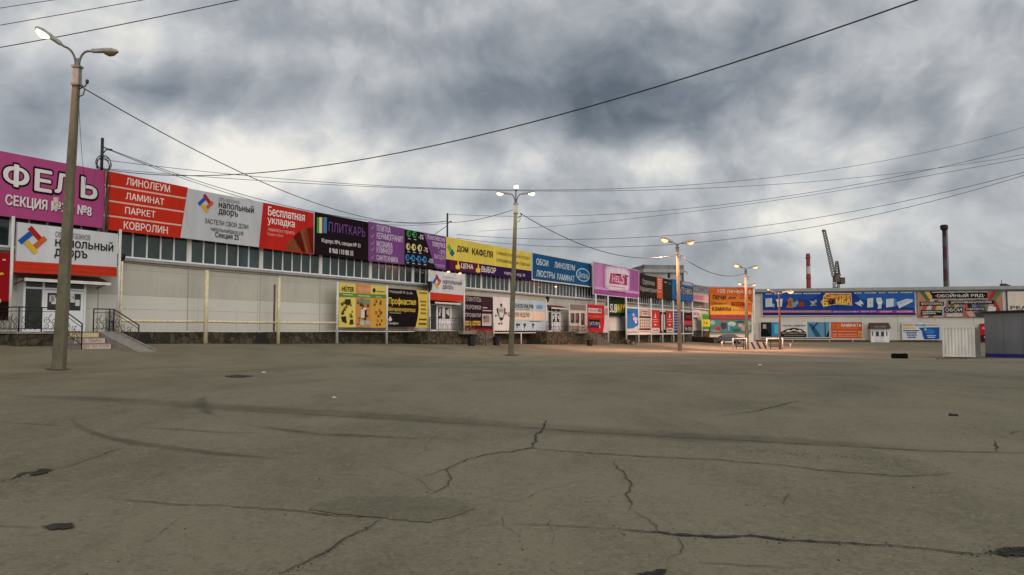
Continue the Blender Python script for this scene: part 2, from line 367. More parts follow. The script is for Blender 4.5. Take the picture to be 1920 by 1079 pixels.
# ------------------------------------------------------------------ sign boards
class Board:
    """one sign board standing on a wall plane; layout is read from the photograph onto that plane (metres along it)"""
    def __init__(s, name, label, cat, group, plane, n, xl, tl, bl, xr, tr, br, base, thick=.10, frame=None, layer=.012, fw=.06, backs=True):
        s.pl, s.n, s.ly = plane, n, layer; s.nt = 0
        uL, uR = plane.u(xl, n), plane.u(xr, n)
        zT = (plane.z(xl, tl, n) + plane.z(xr, tr, n)) / 2; zB = (plane.z(xl, bl, n) + plane.z(xr, br, n)) / 2
        s.W, s.H = uR - uL, zT - zB; s.u0, s.z0 = uL, zB
        s.root = empty(name, plane.pt(uL, n, zB), plane.ang, label, cat, group)
        s.mb = MB(); s.mb.box(0, s.W, 0, thick, 0, s.H, ink(base) if isinstance(base, str) else base)
        if frame:
            f = MB(); w = fw
            for a in ((-w, s.W + w, -w, 0), (-w, s.W + w, s.H, s.H + w)): f.box(a[0], a[1], -.03, thick, a[2], a[3], frame)
            for a in ((-w, 0), (s.W, s.W + w)): f.box(a[0], a[1], -.03, thick, 0, s.H, frame)
            f.build('frame', s.root)
        if backs:
            f = MB(); k = max(2, int(s.W / 2.2))
            for i in range(k):
                x = s.W * (i + .5) / k; f.box(x - .04, x + .04, thick + .002, thick + .1, .05, s.H - .05, M['bracket'])
            for z in (.2, s.H - .2): f.box(.05, s.W - .05, thick + .101, thick + .16, z - .03, z + .03, M['bracket'])
            f.build('bracing', s.root)
    def P(s, px, py):
        u, z = s.pl.hit(px, py, s.n); return u - s.u0, z - s.z0
    def pf(s, pts, col, layer=1):           # polygon in fractions of width/height
        s.poly([(a * s.W, b * s.H) for a, b in pts], col, layer)
    def rf(s, x0, x1, z0, z1, col, layer=1): s.pf([(x0, z0), (x1, z0), (x1, z1), (x0, z1)], col, layer)
    def pp(s, pts, col, layer=1): s.poly([s.P(*q) for q in pts], col, layer)      # polygon in photo pixels
    def poly(s, pts, col, layer=1):
        y = -s.ly * layer
        a = sum(pts[i - 1][0] * pts[i][1] - pts[i][0] * pts[i - 1][1] for i in range(len(pts)))
        if a < 0: pts = pts[::-1]
        s.mb.face([(x, y, z) for x, z in pts], ink(col) if isinstance(col, str) else col)
    def disc(s, fx, fz, r, col, layer=1, n=18, sx=1.):
        cx, cz = fx * s.W, fz * s.H
        s.poly([(cx + sx * r * s.H * math.cos(2 * math.pi * k / n), cz + r * s.H * math.sin(2 * math.pi * k / n)) for k in range(n)], col, layer)
    def tf(s, body, x0, x1, z0, z1, col, layer=2, bold=.0, shear=0.):
        s._t(body, x0 * s.W, x1 * s.W, z0 * s.H, z1 * s.H, col, layer, bold, shear)
    def tp(s, body, xl, xr, yt, yb, col, layer=2, bold=.0, shear=0.):  # photo box; yt, yb at the middle of the box
        xc = (xl + xr) / 2
        s._t(body, s.P(xl, 600)[0], s.P(xr, 600)[0], s.P(xc, yb)[1], s.P(xc, yt)[1], col, layer, bold, shear)
    def _t(s, body, x0, x1, z0, z1, col, layer, bold, shear):
        vs, fs = text_mesh(body, 0, shear); t = bold * (z1 - z0) * .9
        x0 += t; x1 -= t; z0 += t * .6; z1 -= t * .6
        for i, (ox, oz) in enumerate(((0, 0), (-t, 0), (t, 0), (0, t * .6), (0, -t * .6), (-t, t * .6), (t, -t * .6)) if bold else ((0, 0),)):
            s.mb.add([(x0 + ox + a * (x1 - x0), -s.ly * (layer + .07 * i + s.nt * .004 + .02 * c), z0 + oz + b * (z1 - z0)) for a, b, c in vs], fs, ink(col))
            s.nt = (s.nt + 1) % 40
    def dashes(s, x0, x1, z, h, col, n=8, layer=2, seed=1):   # lines of print too small to read
        rr = random.Random(seed); x = x0
        while x < x1:
            w = rr.uniform(.02, .06) * 10 / n; s.rf(x, min(x + w, x1), z, z + h, col, layer); x += w + .012 * 10 / n
    def zoom(s, x0, y0, k): s.zm = (x0, y0, k); return s
    def zc(s, x, y): a, b, k = s.zm; return a + x / k, b + y / k
    def tz(s, body, x0, x1, y0, y1, col, layer=2, bold=0., shear=0.):   # the same, read off an enlarged detail of the photo
        (a, t), (c, d) = s.zc(x0, y0), s.zc(x1, y1); s.tp(body, a, c, t, d, col, layer, bold, shear)
    def pz(s, pts, col, layer=1): s.pp([s.zc(*q) for q in pts], col, layer)
    def rz(s, x0, x1, y0, y1, col, layer=1):       # upright rectangle on the board
        a, t = s.zc(x0, y0); c, d = s.zc(x1, y1); m = (a + c) / 2
        xa, xc = s.P(a, 600)[0], s.P(c, 600)[0]; zt, zb = s.P(m, t)[1], s.P(m, d)[1]
        s.poly([(xa, zb), (xc, zb), (xc, zt), (xa, zt)], col, layer)
    def dz(s, x, y, rx, ry, col, layer=1, n=18):
        (a, t) = s.zc(x, y); cx, cz = s.P(a, t); k = s.zm[2]
        ax = s.P(a + rx / k, t)[0] - cx; az = cz - s.P(a, t + ry / k)[1]
        s.poly([(cx + ax * math.cos(2 * math.pi * i / n), cz + az * math.sin(2 * math.pi * i / n)) for i in range(n)], col, layer)
    def done(s): s.mb.build('printed_panel', s.root); return s.root

def emblem(b, cx, cz, r):      # four interlocking floor boards set as a diamond
    def q(pts, col): b.poly([(cx + (x * .7071 - z * .7071) * r, cz + (x * .7071 + z * .7071) * r) for x, z in pts], col, 2)
    r *= .92
    q([(-1.12, .36), (.36, .36), (.36, .88), (-1.12, .88)], '2456B0')       # blue
    q([(.36, 1.12), (.36, -.36), (.88, -.36), (.88, 1.12)], 'B0241F')       # red
    q([(1.12, -.36), (-.36, -.36), (-.36, -.88), (1.12, -.88)], 'C9603A')   # orange
    q([(-.36, -1.12), (-.36, .36), (-.88, .36), (-.88, -1.12)], 'D9B23A')   # yellow

# ------------------------------------------------------------------ ground
def asphalt(name, dark=1.0):
    m = bpy.data.materials.new(name); m.use_nodes = True; q = NG(m.node_tree); b = m.node_tree.nodes['Principled BSDF']
    b.inputs['Roughness'].default_value = .92; b.inputs['Specular IOR Level'].default_value = .2
    v = q.n('ShaderNodeTexCoord').outputs['Object']
    mp = q.n('ShaderNodeMapping'); q.l(v, mp.inputs[0]); mp.inputs['Rotation'].default_value = (0, 0, .5); mp.inputs['Scale'].default_value = (1, .45, 1)
    big = q.noise(v, .09, 5, .6, .6); midn = q.noise(mp.outputs[0], .6, 10, .72, .4); fine = q.noise(v, 9, 6, .8); grit = q.noise(v, 30, 3, .7)
    f = q.m('ADD', q.m('ADD', q.m('MULTIPLY', big, .36), q.m('MULTIPLY', midn, .34)), q.m('ADD', q.m('MULTIPLY', fine, .26), q.m('MULTIPLY', grit, .30)))
    f = q.m('ADD', q.m('MULTIPLY', q.m('SUBTRACT', f, .58), 1.7), .5)
    c = q.ramp(f, [(.34, (.088 * dark, .079 * dark, .051 * dark)), (.5, (.133 * dark, .119 * dark, .078 * dark)), (.66, (.188 * dark, .169 * dark, .115 * dark))])
    vo = q.n('ShaderNodeTexVoronoi'); q.l(v, vo.inputs['Vector']); vo.inputs['Scale'].default_value = 17
    sp = q.n('ShaderNodeSeparateColor'); q.l(vo.outputs['Color'], sp.inputs[0])
    stone = q.m('MULTIPLY', q.m('LESS_THAN', vo.outputs['Distance'], .22), q.m('GREATER_THAN', sp.outputs[0], .72))
    c = q.mix(q.m('MULTIPLY', stone, .7), c, q.mix(sp.outputs[1], (.27, .25, .21), (.06, .053, .044)))
    q.l(c, b.inputs['Base Color'])
    bp = q.n('ShaderNodeBump'); bp.inputs['Strength'].default_value = .8; bp.inputs['Distance'].default_value = .012
    q.l(q.m('ADD', fine, q.m('MULTIPLY', grit, .7)), bp.inputs['Height']); q.l(bp.outputs[0], b.inputs['Normal'])
    return m
M['asphalt'] = asphalt('old_asphalt')
def film(name, color, cover, scale, soft=.12, fade=True):      # thin worn film on the asphalt, broken up by wear
    m = bpy.data.materials.new(name); m.use_nodes = True; q = NG(m.node_tree); b = m.node_tree.nodes['Principled BSDF']
    b.inputs['Roughness'].default_value = .95; b.inputs['Base Color'].default_value = (*color, 1); b.inputs['Specular IOR Level'].default_value = .15
    v = q.n('ShaderNodeTexCoord').outputs['Object']
    f = q.sstep(q.noise(v, scale, 7, .7), .5 - soft, .5 + soft)
    at_ = q.n('ShaderNodeAttribute'); at_.attribute_name = 'wear'
    q.l(q.m('MULTIPLY', q.m('MULTIPLY', f, cover), q.sstep(at_.outputs['Fac'], 0., .8)), b.inputs['Alpha'])
    return m
M['crack'] = mat('crack_dirt', (.030, .026, .020), .95, .5, 12)
M['pit'] = mottled('pothole_dirt', [(.3, (.012, .010, .008)), (.7, (.05, .042, .032))], 9, .95, 6, 1.)
M['tyre'] = film('tyre_rubber', (.078, .068, .05), .6, 1.2, .35)
M['seam'] = film('seam_dirt', (.085, .072, .050), .4, .8, .35)
M['patch'] = asphalt('smooth_asphalt_patch', .83)
M['gravel'] = film('loose_pale_gravel', (.33, .30, .25), .9, 11, .12)

def lines(segs):
    out = []
    for a, b, st in segs:
        n = max(1, round((b - a) / st)); out += [a + (b - a) * i / n for i in range(n)]
    return out + [segs[-1][1]]
xs = lines([(-3000, -400, 400), (-400, -90, 30), (-90, -40, 2), (-40, 45, .7), (45, 110, 2), (110, 400, 30), (400, 3000, 400)])
ys = lines([(-300, -40, 40), (-40, 0, 4), (0, 30, .5), (30, 100, .8), (100, 200, 4), (200, 600, 50), (600, 5000, 550)])
gm = MB(); nx = len(xs)
gm.add([(x, y, gz(x, y)) for y in ys for x in xs], [(j * nx + i, j * nx + i + 1, (j + 1) * nx + i + 1, (j + 1) * nx + i) for j in range(len(ys) - 1) for i in range(nx - 1)], M['asphalt'], True)
ground = gm.build('ground'); ground['kind'] = 'structure'
M['faint'] = film('faint_crack', (.045, .039, .028), .75, 5, .3)
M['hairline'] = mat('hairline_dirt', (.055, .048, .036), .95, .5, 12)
def strip(name, pix, w, m, rough=.25, lift=.006, seed=1, taper=True, step=.10, wav=.0):
    """a ribbon lying on the ground along photo points; w metres wide (number or one per point)"""
    rr = random.Random(seed); P = [gp(*p) for p in pix]; ws = w if isinstance(w, (list, tuple)) else [w] * len(P)
    if name == 'crack': ws = [x * .5 for x in ws]; rough = .8
    pts = []
    for i in range(len(P) - 1):
        n = max(1, int((P[i + 1] - P[i]).length / step))
        for k in range(n):
            t = k / n; pts.append((P[i].lerp(P[i + 1], t), ws[i] + (ws[i + 1] - ws[i]) * t))
    pts.append((P[-1], ws[-1])); mb = MB(); vs = []; N = len(pts)
    for i, (p, ww) in enumerate(pts):
        d = (pts[min(i + 1, N - 1)][0] - pts[max(0, i - 1)][0]); nrm = Vector((-d.y, d.x, 0)).normalized()
        q = p + nrm * (wav * mnoise.noise(Vector((p.x * 2.2, p.y * 2.2, seed))) + wav * .7 * mnoise.noise(Vector((p.x * 8, p.y * 8, seed))) + wav * .35 * mnoise.noise(Vector((p.x * 25, p.y * 25, seed))))
        e = min(1, i / 5, (N - 1 - i) / 5) if taper else 1
        a = ww * .5 * e * (1 + rough * rr.uniform(-1, 1)); b = ww * .5 * e * (1 + rough * rr.uniform(-1, 1))
        for r in (q + nrm * (a + .002), q + nrm * (a - b) * .3, q - nrm * (b + .002)): vs.append((r.x, r.y, gz(r.x, r.y) + lift))
    mb.add(vs, [(3 * i + j + 1, 3 * i + j + 4, 3 * i + j + 3, 3 * i + j) for i in range(N - 1) for j in (0, 1)], m)
    o = mb.build(name, ground); w_ = o.data.attributes.new('wear', 'FLOAT', 'POINT')      # worn thin towards its edges and ends
    w_.data.foreach_set('value', [(0., 1., 0.)[k % 3] * min(1, (k // 3) / 6, (N - 1 - k // 3) / 6) for k in range(len(vs))])
    return o
def blot(name, pix, m, lift=.007, jag=.06, seed=1, sub=9):
    rr = random.Random(seed); P = [gp(*p) for p in pix]; pts = []
    for i in range(len(P)):
        a, b = P[i], P[(i + 1) % len(P)]
        for k in range(sub):
            q = a.lerp(b, k / sub); pts.append(q + Vector((rr.uniform(-1, 1), rr.uniform(-1, 1), 0)) * jag * 2.2 * (b - a).length)
    mb = MB(); c = sum(pts, Vector()) / len(pts)
    vs = [(p.x, p.y, gz(p.x, p.y) + lift) for p in pts] + [(c.x, c.y, gz(c.x, c.y) + lift)]
    mb.add(vs, [(i, (i + 1) % len(pts), len(pts)) for i in range(len(pts))], m)
    return mb.build(name, ground)
# seam between two layers of asphalt, and the darker strip of dirt lying along it
strip('seam', [(-40, 738), (200, 750), (480, 768), (760, 784), (960, 799), (1160, 813), (1330, 821), (1560, 832), (1740, 845), (1960, 851)], [.8, .9, .95, .95, .9, .9, .8, .75, .7, .65], M['seam'], .15, .005, 3, False, .4)
strip('crack', [(430, 769), (700, 785), (960, 801), (1160, 815), (1330, 823.5), (1560, 836), (1740, 846.5), (1960, 852)], [.012, .02, .025, .03, .03, .035, .03, .03], M['hairline'], .6, .010, 4, True, .12, .03)
blot('patch', [(575, 957), (600, 943), (650, 936), (760, 931), (850, 937), (890, 955), (852, 970), (800, 981), (715, 973), (630, 965)], M['patch'], .005, .03, 5)
strip('tyre_mark', [(405, 738), (385, 743), (376, 752), (378, 762), (392, 776), (422, 789)], [.08, .16, .24, .30, .28, .15], M['tyre'], .1, .007, 6, True, .2)
strip('tyre_mark', [(430, 790), (480, 800), (600, 815), (760, 822), (900, 828)], [.15, .22, .25, .22, .1], M['tyre'], .1, .007, 7, True, .2)
strip('tyre_mark', [(125, 780), (150, 802), (190, 818), (262, 833), (400, 851), (600, 868)], [.05, .12, .2, .26, .22, .1], M['tyre'], .1, .007, 8, True, .2)
strip('tyre_mark', [(210, 800), (330, 806), (420, 812), (560, 815)], [.1, .2, .18, .1], M['tyre'], .1, .007, 9, True, .2)
strip('tyre_mark', [(1150, 690), (1300, 700), (1500, 704), (1720, 706)], [.2, .5, .5, .3], M['tyre'], .1, .007, 10, True, .4)
strip('tyre_mark', [(60, 734), (150, 733), (240, 737)], [.2, .35, .2], M['tyre'], .1, .007, 30, True, .4)
CR = [([(960, 983), (1060, 988), (1140, 992)], [.006, .012, .018]),
      ([(1140, 992), (1200, 997), (1235, 1000), (1330, 1008), (1410, 1008), (1490, 1015), (1600, 1021), (1700, 1028), (1800, 1037), (1850, 1040)], [.015, .03, .06, .075, .05, .04, .03, .02, .025, .05]),
      ([(1845, 1040), (1870, 1036), (1900, 1033), (1935, 1034)], [.05, .12, .15, .17]),
      ([(520, 1079), (545, 1070), (580, 1056), (628, 1032), (648, 1010), (690, 992), (716, 973)], [.02, .024, .026, .024, .02, .022, .014]),
      ([(200, 935), (262, 942), (330, 947), (420, 950), (540, 958), (620, 966), (716, 973)], [.004, .012, .018, .010, .02, .024, .014]),
      ([(-10, 908), (20, 901), (50, 889), (75, 886), (98, 884)], [.012, .03, .09, .11, .05]),
      ([(98, 884), (150, 868), (185, 857), (200, 849), (255, 834)], [.006, .010, .014, .012, .006]),
      ([(-10, 987), (30, 989), (70, 990)], [.015, .018, .025]),
      ([(1025, 788), (1018, 804), (1008, 815), (1000, 838), (962, 848), (935, 850), (880, 862), (848, 876), (800, 895)], [.03, .035, .04, .026, .022, .026, .018, .014, .008]),
      ([(840, 878), (843, 890), (848, 898), (836, 912), (800, 932)], [.014, .016, .014, .012, .006]),
      ([(1143, 868), (1165, 884), (1173, 895), (1185, 908), (1178, 930), (1186, 948), (1180, 957)], [.012, .016, .014, .022, .016, .014, .008]),
      ([(1000, 842), (1100, 851), (1200, 857), (1300, 861), (1450, 872), (1560, 885), (1690, 895), (1790, 889)], [.02, .028, .026, .024, .026, .028, .025, .01]),
      ([(960, 845), (1000, 842), (1030, 846)], [.02, .026, .012]),
      ([(1200, 1082), (1225, 1076), (1248, 1071)], [.04, .07, .03]),
      ([(1310, 1057), (1335, 1058), (1390, 1062), (1450, 1063), (1490, 1069)], [.006, .022, .012, .010, .005]),
      ([(1480, 925), (1478, 935), (1460, 948)], [.008, .012, .006]),
      ([(1868, 828), (1872, 838), (1866, 848)], [.02, .03, .015]),
      ([(1190, 962), (1230, 985), (1235, 1000)], [.004, .008, .012]), ([(1270, 1008), (1280, 1030), (1255, 1050)], [.012, .010, .004]),
      ([(1340, 782), (1420, 771), (1480, 757), (1500, 752)], [.01, .03, .04, .03]), ([(0, 792), (60, 796), (130, 800)], [.01, .02, .01]),
      ([(1890, 815), (1900, 811), (1925, 810)], [.02, .03, .03])]
for i, (p, w) in enumerate(CR): strip('crack', p, w, M['crack'] if max(w) > .027 else M['hairline'], .55, .009, 20 + i, True, .045, .035)
blot('pothole', [(78, 990), (100, 985), (135, 985), (142, 991), (120, 995), (92, 995)], M['pit'], .011, .07, 51)
blot('pothole', [(60, 888), (80, 881), (98, 882), (90, 888), (62, 894)], M['pit'], .011, .07, 52)
blot('pothole', [(420, 706), (445, 703.5), (476, 705.5), (462, 708.5), (432, 708.5)], M['pit'], .011, .05, 53)
blot('pothole', [(1862, 1040), (1890, 1030), (1935, 1030), (1935, 1045), (1890, 1046)], M['pit'], .011, .08, 54)
blot('pothole', [(1195, 1082), (1230, 1072), (1252, 1070), (1246, 1078), (1225, 1084)], M['pit'], .011, .08, 55)
rr = random.Random(12)
for k in range(13):          # fine hairline cracks wandering over the lot
    x, y = rr.uniform(0, 1920), rr.uniform(770, 1060); a = rr.uniform(-.5, .5) if k % 3 else rr.uniform(1, 2); q_ = []
    for i in range(rr.randint(5, 11)):
        q_.append((x, y)); a += rr.gauss(0, .45); x += 26 * math.cos(a) * (y - 600) / 250; y += 11 * math.sin(a) * (y - 600) / 250
        if not 740 < y < 1085: break
    if len(q_) > 2: strip('crack', q_, [.004] + [rr.uniform(.012, .022) for _ in q_[2:]] + [.004], M['faint'], .5, .008, 80 + k, True, .05, .03)
# scattered pebbles and scraps of litter on the lot
mb = MB(); rr = random.Random(3)
for i in range(1050):
    px = rr.uniform(-20, 1940); py = 690 + 400 * rr.random() ** .8
    if i > 300: t = min(1, max(0, rr.gauss(.5, .24))); px = 1270 + 500 * t; py = 836 + 34 * t + rr.gauss(0, 4)       # loose gravel swept along the seam
    if i > 700:      # crumbs broken off the lips of the wide cracks
        c_ = CR[rr.choice((1, 1, 1, 2, 3, 5, 13))][0]; j = rr.randrange(len(c_) - 1); t = rr.random(); px = c_[j][0] + (c_[j + 1][0] - c_[j][0]) * t + rr.gauss(0, 5); py = c_[j][1] + (c_[j + 1][1] - c_[j][1]) * t + rr.gauss(0, 5)
    p = gp(px, py); r = rr.uniform(.004, .012) * (1 + p.y / 40) * (.8 if i > 300 else 1) * (1.2 if i > 700 else 1)
    h = r * .6; b = len(mb.v); mm = ink(rr.choice(['8E887C', '7A7468', '3A362E', '6A6458']))
    pts = [(p.x + r * math.cos(k * 1.26) * rr.uniform(.6, 1), p.y + r * math.sin(k * 1.26) * rr.uniform(.6, 1), p.z + .001) for k in range(5)]
    mb.add(pts + [(p.x, p.y, p.z + h)], [(k, (k + 1) % 5, 5) for k in range(5)], mm)
o = mb.build('gravel'); o['kind'] = 'stuff'
def scrap(px, py, r, label, col):
    p = gp(px, py); mb = MB(); mb.hexa([(-r, -r * .6, 0), (r * .8, -r * .7, 0), (r, r * .6, 0), (-r * .9, r * .7, 0)], [(-r * .7, -r * .4, r * .35), (r * .6, -r * .5, r * .5), (r * .8, r * .4, r * .3), (-r * .6, r * .5, r * .55)], ink(col))
    tag(mb.build('paper_scrap', None, p), label, 'litter')
scrap(495, 699, .05, 'small white paper scrap beside the dark pothole on asphalt', 'D8D4CC')
scrap(627, 746, .035, 'tiny white paper scrap alone on open asphalt above the seam', 'D0CCC4')
scrap(1425, 685, .06, 'tiny pale scrap on asphalt in front of the striped barrier', 'D8D4CC')
scrap(1788, 780, .06, 'small dark scrap on the asphalt in front of the white container', '2A2722')

# ------------------------------------------------------------------ long market hall
ZS = (HALL.z(346, 494, -.4) + HALL.z(801, 532.5, -.4)) / 2      # window sill
ZH = ZS + 1.42                                                  # window head
ZP = HALL.z(520, 621.5, -.42)                                   # top of plinth
ZPAINT = (HALL.z(229, 553, -.5) + HALL.z(518, 565.7, -.5)) / 2
ZT = HALL.z(587, 400, 0) - .12
U0, U1 = -15.0, HALL.u(1329, -.5)
for nd in M['wall'].node_tree.nodes:
    if nd.type == 'MATH' and nd.operation == 'LESS_THAN': nd.inputs[1].default_value = ZPAINT + .015
hall = empty('market_hall', HALL.pt(0, 0, 0), HALL.ang, 'long market hall with pale concrete walls and a strip of windows under sign boards', 'building')
mb = MB(); mb.box(U0, U1, .5, .9, .0, ZS - .05, M['wall'])
bay = HALL.u(487, -.5) - HALL.u(351, -.5); ub = HALL.u(351, -.5) - 6 * bay
while ub < U0 + .5: ub += bay
bays = []
k = ub
while k < U1 - 1: bays.append(k); k += bay
for x in bays: mb.box(x - .02, x + .02, .485, .499, ZP, ZS - .06, M['oldwall'])
for z in (ZP + 1.1, ZPAINT, ZPAINT + 1.25): mb.box(U0, U1, .494, .4995, z - .008, z + .008, M['oldwall'])
mb.box(U0, U1, .5, .9, ZH, ZT, M['oldwall']); mb.box(U0, U1, 1.1, 1.2, ZS - .05, ZH, M['dark'])
mb.box(U0, U0 + .4, .901, 30, 0, ZT, M['wall']); mb.box(U1 - .4, U1, .901, 30, 0, ZT, M['wall'])
mb.build('wall', hall)
mb = MB(); mb.box(U0, U1, .38, .499, -1., ZP, M['plinth']); mb.build('plinth', hall)
mb = MB(); mb.hexa([(U0, .3, ZT + .002), (U1, .3, ZT + .002), (U1, 30.2, ZT + .002), (U0, 30.2, ZT + .002)], [(U0, .3, ZT + .15), (U1, .3, ZT + .15), (U1, 30.2, ZT + .3), (U0, 30.2, ZT + .3)], M['roof']); mb.build('roof', hall)
mb = MB(); mb.box(U0, U1, .28, .5, ZS - .05, ZS - .005, M['white']); mb.box(U0, U1, .3, .34, ZS - .17, ZS - .051, M['sheet']); mb.build('window_sill', hall)
allb = [U0 + .3] + bays + [U1 - .3]
for a, b in zip(allb, allb[1:]):
    if b - a < .8: continue
    f = MB(); a2, b2 = a + .14, b - .14
    f.box(a - .001, a2, .46, .62, ZS, ZH, M['white']); f.box(b2, b + .0, .46, .62, ZS, ZH, M['white'])
    f.box(a2, b2, .47, .56, ZS, ZS + .06, M['pvc']); f.box(a2, b2, .47, .56, ZH - .07, ZH, M['pvc'])
    n = 6 if b - a > 4 else 3
    for i in range(1, n):
        x = a2 + (b2 - a2) * i / n; f.box(x - .035, x + .035, .472, .555, ZS + .06, ZH - .07, M['pvc'])
    w = f.build('window', hall)
    p = MB(); p.box(a2, b2, .52, .53, ZS + .06, ZH - .07, M['glass']); p.build('pane', w)
    rr = random.Random(int(a * 10))
    for i in range(n):
        if rr.random() < .35:      # blinds and stock showing dimly behind the panes
            x = a2 + (b2 - a2) * i / n; h = rr.uniform(.3, .9)
            c = MB(); c.box(x + .06, x + (b2 - a2) / n * rr.uniform(.4, .95), .7, .75, ZS + .06, ZS + .06 + h, ink(rr.choice(['5A5A50', '6A5A48', '3E4A48', '74746A']))); c.build('blind', w)

def post(px, py_top, label, n=.6, r=None, m='wpost', py_bot=None, lattice=False, lat=.34, group='white pipe posts along the hall front', name='steel_post', ztop=None):
    r = r or (.11 if lattice else .065)
    u = HALL.u(px, n); q = HALL.pt(u, n, 0); zb = HALL.z(px, py_bot, n) if py_bot else gz(q.x, q.y); zt = ztop or HALL.z(px, py_top, n)
    r0 = empty(name, (q.x, q.y, zb), HALL.ang, label, 'post', group)
    mb = MB(); mb.tube([(0, 0, 0 if py_bot else -.3), (0, 0, zt - zb)], r, M[m], 10)
    mb.box(-.12, .12, -.12, .12, -.05, .02, M['rust']); mb.build('shaft', r0)
    if lattice:
        mb = MB(); mb.tube([(0, lat, -.3), (0, lat, zt - zb)], r * .5, M['oldwall'], 6); h = zt - zb; k = max(4, int(h / .55)); z = 0
        for i in range(k):
            a, b = (0, lat) if i % 2 == 0 else (lat, 0); mb.bar((0, a, h * i / k), (0, b, h * (i + 1) / k), .03, M['oldwall'], 4)
        mb.build('lattice', r0)
    return r0
def rails(name, label, pxa, pxb, n, items, cat='frame', group=None):
    """horizontal pipes between two photo columns: items = (py at left, py at right, radius, material)"""
    ua, ub_ = HALL.u(pxa, n), HALL.u(pxb, n); r0 = empty(name, HALL.pt(ua, n, HALL.z(pxa, items[0][0], n)), HALL.ang, label, cat, group)
    z0 = r0.location.z
    for a, b, r, m in items:
        mb = MB(); za, zb = HALL.z(pxa, a, n) - z0, HALL.z(pxb, b, n) - z0; W_ = ub_ - ua
        mb.tube([(W_ * t, 0, za + (zb - za) * t - .02 * math.sin(math.pi * t)) for t in (0, .25, .5, .75, 1)], r, M[m], 8); mb.build('rail', r0)
    return r0
post(18, 405, 'white pipe post at the far edge beside the red poster')
post(221, 430, 'white pipe post holding the big white and red shop sign')
post(190.5, 319, 'grey steel post between the pink and the red sign boards', n=-.06, r=.1, m='sheet', group=None, py_bot=433)
def drop_cable(px, py0, py1, n, label):
    u = HALL.u(px, n); z0, z1 = HALL.z(px, py0, n), HALL.z(px, py1, n); mb = MB(); rr = random.Random(px)
    for k in range(4): mb.tube([(.05 * k + rr.uniform(-.05, .05), rr.uniform(-.03, .03), z1 - z0 + (z0 - z1) * t / 8) for t in range(9)], .016, M['cable'], 5)
    tag(mb.build('cable_bundle', None, HALL.pt(u, n, z0), HALL.ang), label, 'cable')
drop_cable(191.5, 318, 432, .12, 'bundle of black cables hanging between the pink and red sign boards')
def downpipe(px, py0, py1, n, label):
    u = HALL.u(px, n); z0, z1 = HALL.z(px, py0, n), HALL.z(px, py1, n); r0 = empty('rain_funnel', HALL.pt(u, n, z1), HALL.ang, label, 'funnel', 'black rain funnels at the sill'); mb = MB(); h = z0 - z1
    mb.hexa([(-.08, -.08, 0), (.08, -.08, 0), (.08, .08, 0), (-.08, .08, 0)], [(-.13, -.13, h * .6), (.13, -.13, h * .6), (.13, .13, h * .6), (-.13, .13, h * .6)], M['black']); mb.box(-.13, .13, -.13, .13, h * .6 + .001, h, M['black']); mb.build('hopper', r0)
    mb = MB(); mb.tube([(0, 0, .02), (0, .1, -.1), (0, .3, -.15)], .05, M['black'], 7); mb.build('spout', r0)
downpipe(224.5, 476, 490, .3, 'black rain funnel at the sill beside the big shop sign')
downpipe(806, 528, 545, .75, 'black rain funnel at the near edge of the second shop sign')
downpipe(1027, 556, 566, .5, 'black rain funnel at the far edge of the pale blue poster')
post(226, 490, 'cream pipe post next to the wrought iron stair railing', r=.05, m='cream')
post(386, 507, 'tall cream pipe post standing alone before the bare wall', r=.11, m='cream')
post(522, 521, 'cream pipe post paired with a dark rusty post', r=.10, m='cream')
post(514, 534, 'dark rusty post close beside a cream pipe post', r=.06, m='rust')
rails('pipe_rail', 'cream double pipe rails along the bare wall between railing and lone post', 228, 386, .6, [(601.5, 603, .07, 'cream'), (492, 507, .018, 'rust'), (621, 622, .03, 'wpost')], 'rail', 'cream pipe rails')
rails('pipe_rail', 'cream double pipe rails along the bare wall between the lone and paired posts', 386, 521, .6, [(603, 605, .07, 'cream'), (507.5, 517, .018, 'rust'), (622, 622, .03, 'wpost')], 'rail', 'cream pipe rails')
rails('pipe_rail', 'cream double pipe rails running up to the yellow tool poster', 521, 632, .6, [(605, 605.5, .07, 'cream'), (519, 528, .018, 'wpost'), (622, 621.5, .03, 'wpost')], 'rail', 'cream pipe rails')
post(632, 529, 'white pipe post at the near edge of the yellow tool poster', r=.085)
post(725, 536, 'white pipe post between the yellow tool poster and black roofing poster', r=.085)
post(804, 506, 'white pipe post between black roofing poster and second white shop sign', r=.085)
post(870, 514, 'white pipe post between second white shop sign and skirting poster', r=.08)
post(925, 556, 'white pipe post between dark skirting poster and pale blue poster', r=.08)
post(1024, 562, 'white pipe post at the far edge of the pale blue poster', r=.08)
post(977, 622, 'short white post under the pale blue poster', r=.06)
rails('pipe_rail', 'thin white rail under the yellow tool poster and black roofing poster', 632, 804, .6, [(621.5, 622, .04, 'wpost')], 'rail', 'cream pipe rails')
rails('pipe_rail', 'thin white rail under the pale blue poster', 925, 1024, .6, [(624.5, 624, .05, 'wpost')], 'rail', 'cream pipe rails')
post(1067, 568, 'thin white post at the near edge of the photo poster', r=.05)
post(1100, 570, 'thin white post between the photo poster and red poster', r=.06)
LAT = 'lattice posts under the far sign boards'
post(1117, 552, 'lattice post behind the red poster under the pink sign board', n=.5, lattice=True, m='white', group=LAT)
post(1140, 555, 'lattice post between red poster and dark green sandwich shop sign', n=.6, lattice=True, m='white', group=LAT)
post(1174, 557, 'lattice post between green sandwich shop sign and blue flower poster', r=.11, m='white', group=LAT)
post(1197, 558, 'lattice post between the blue flower poster and beige icon poster', lattice=True, m='white', group=LAT)
post(1220.5, 560, 'lattice post between the beige icon poster and red door poster', lattice=True, m='white', group=LAT)
post(1242, 562, 'lattice post behind the middle of the red door poster', lattice=True, m='white', group=LAT)
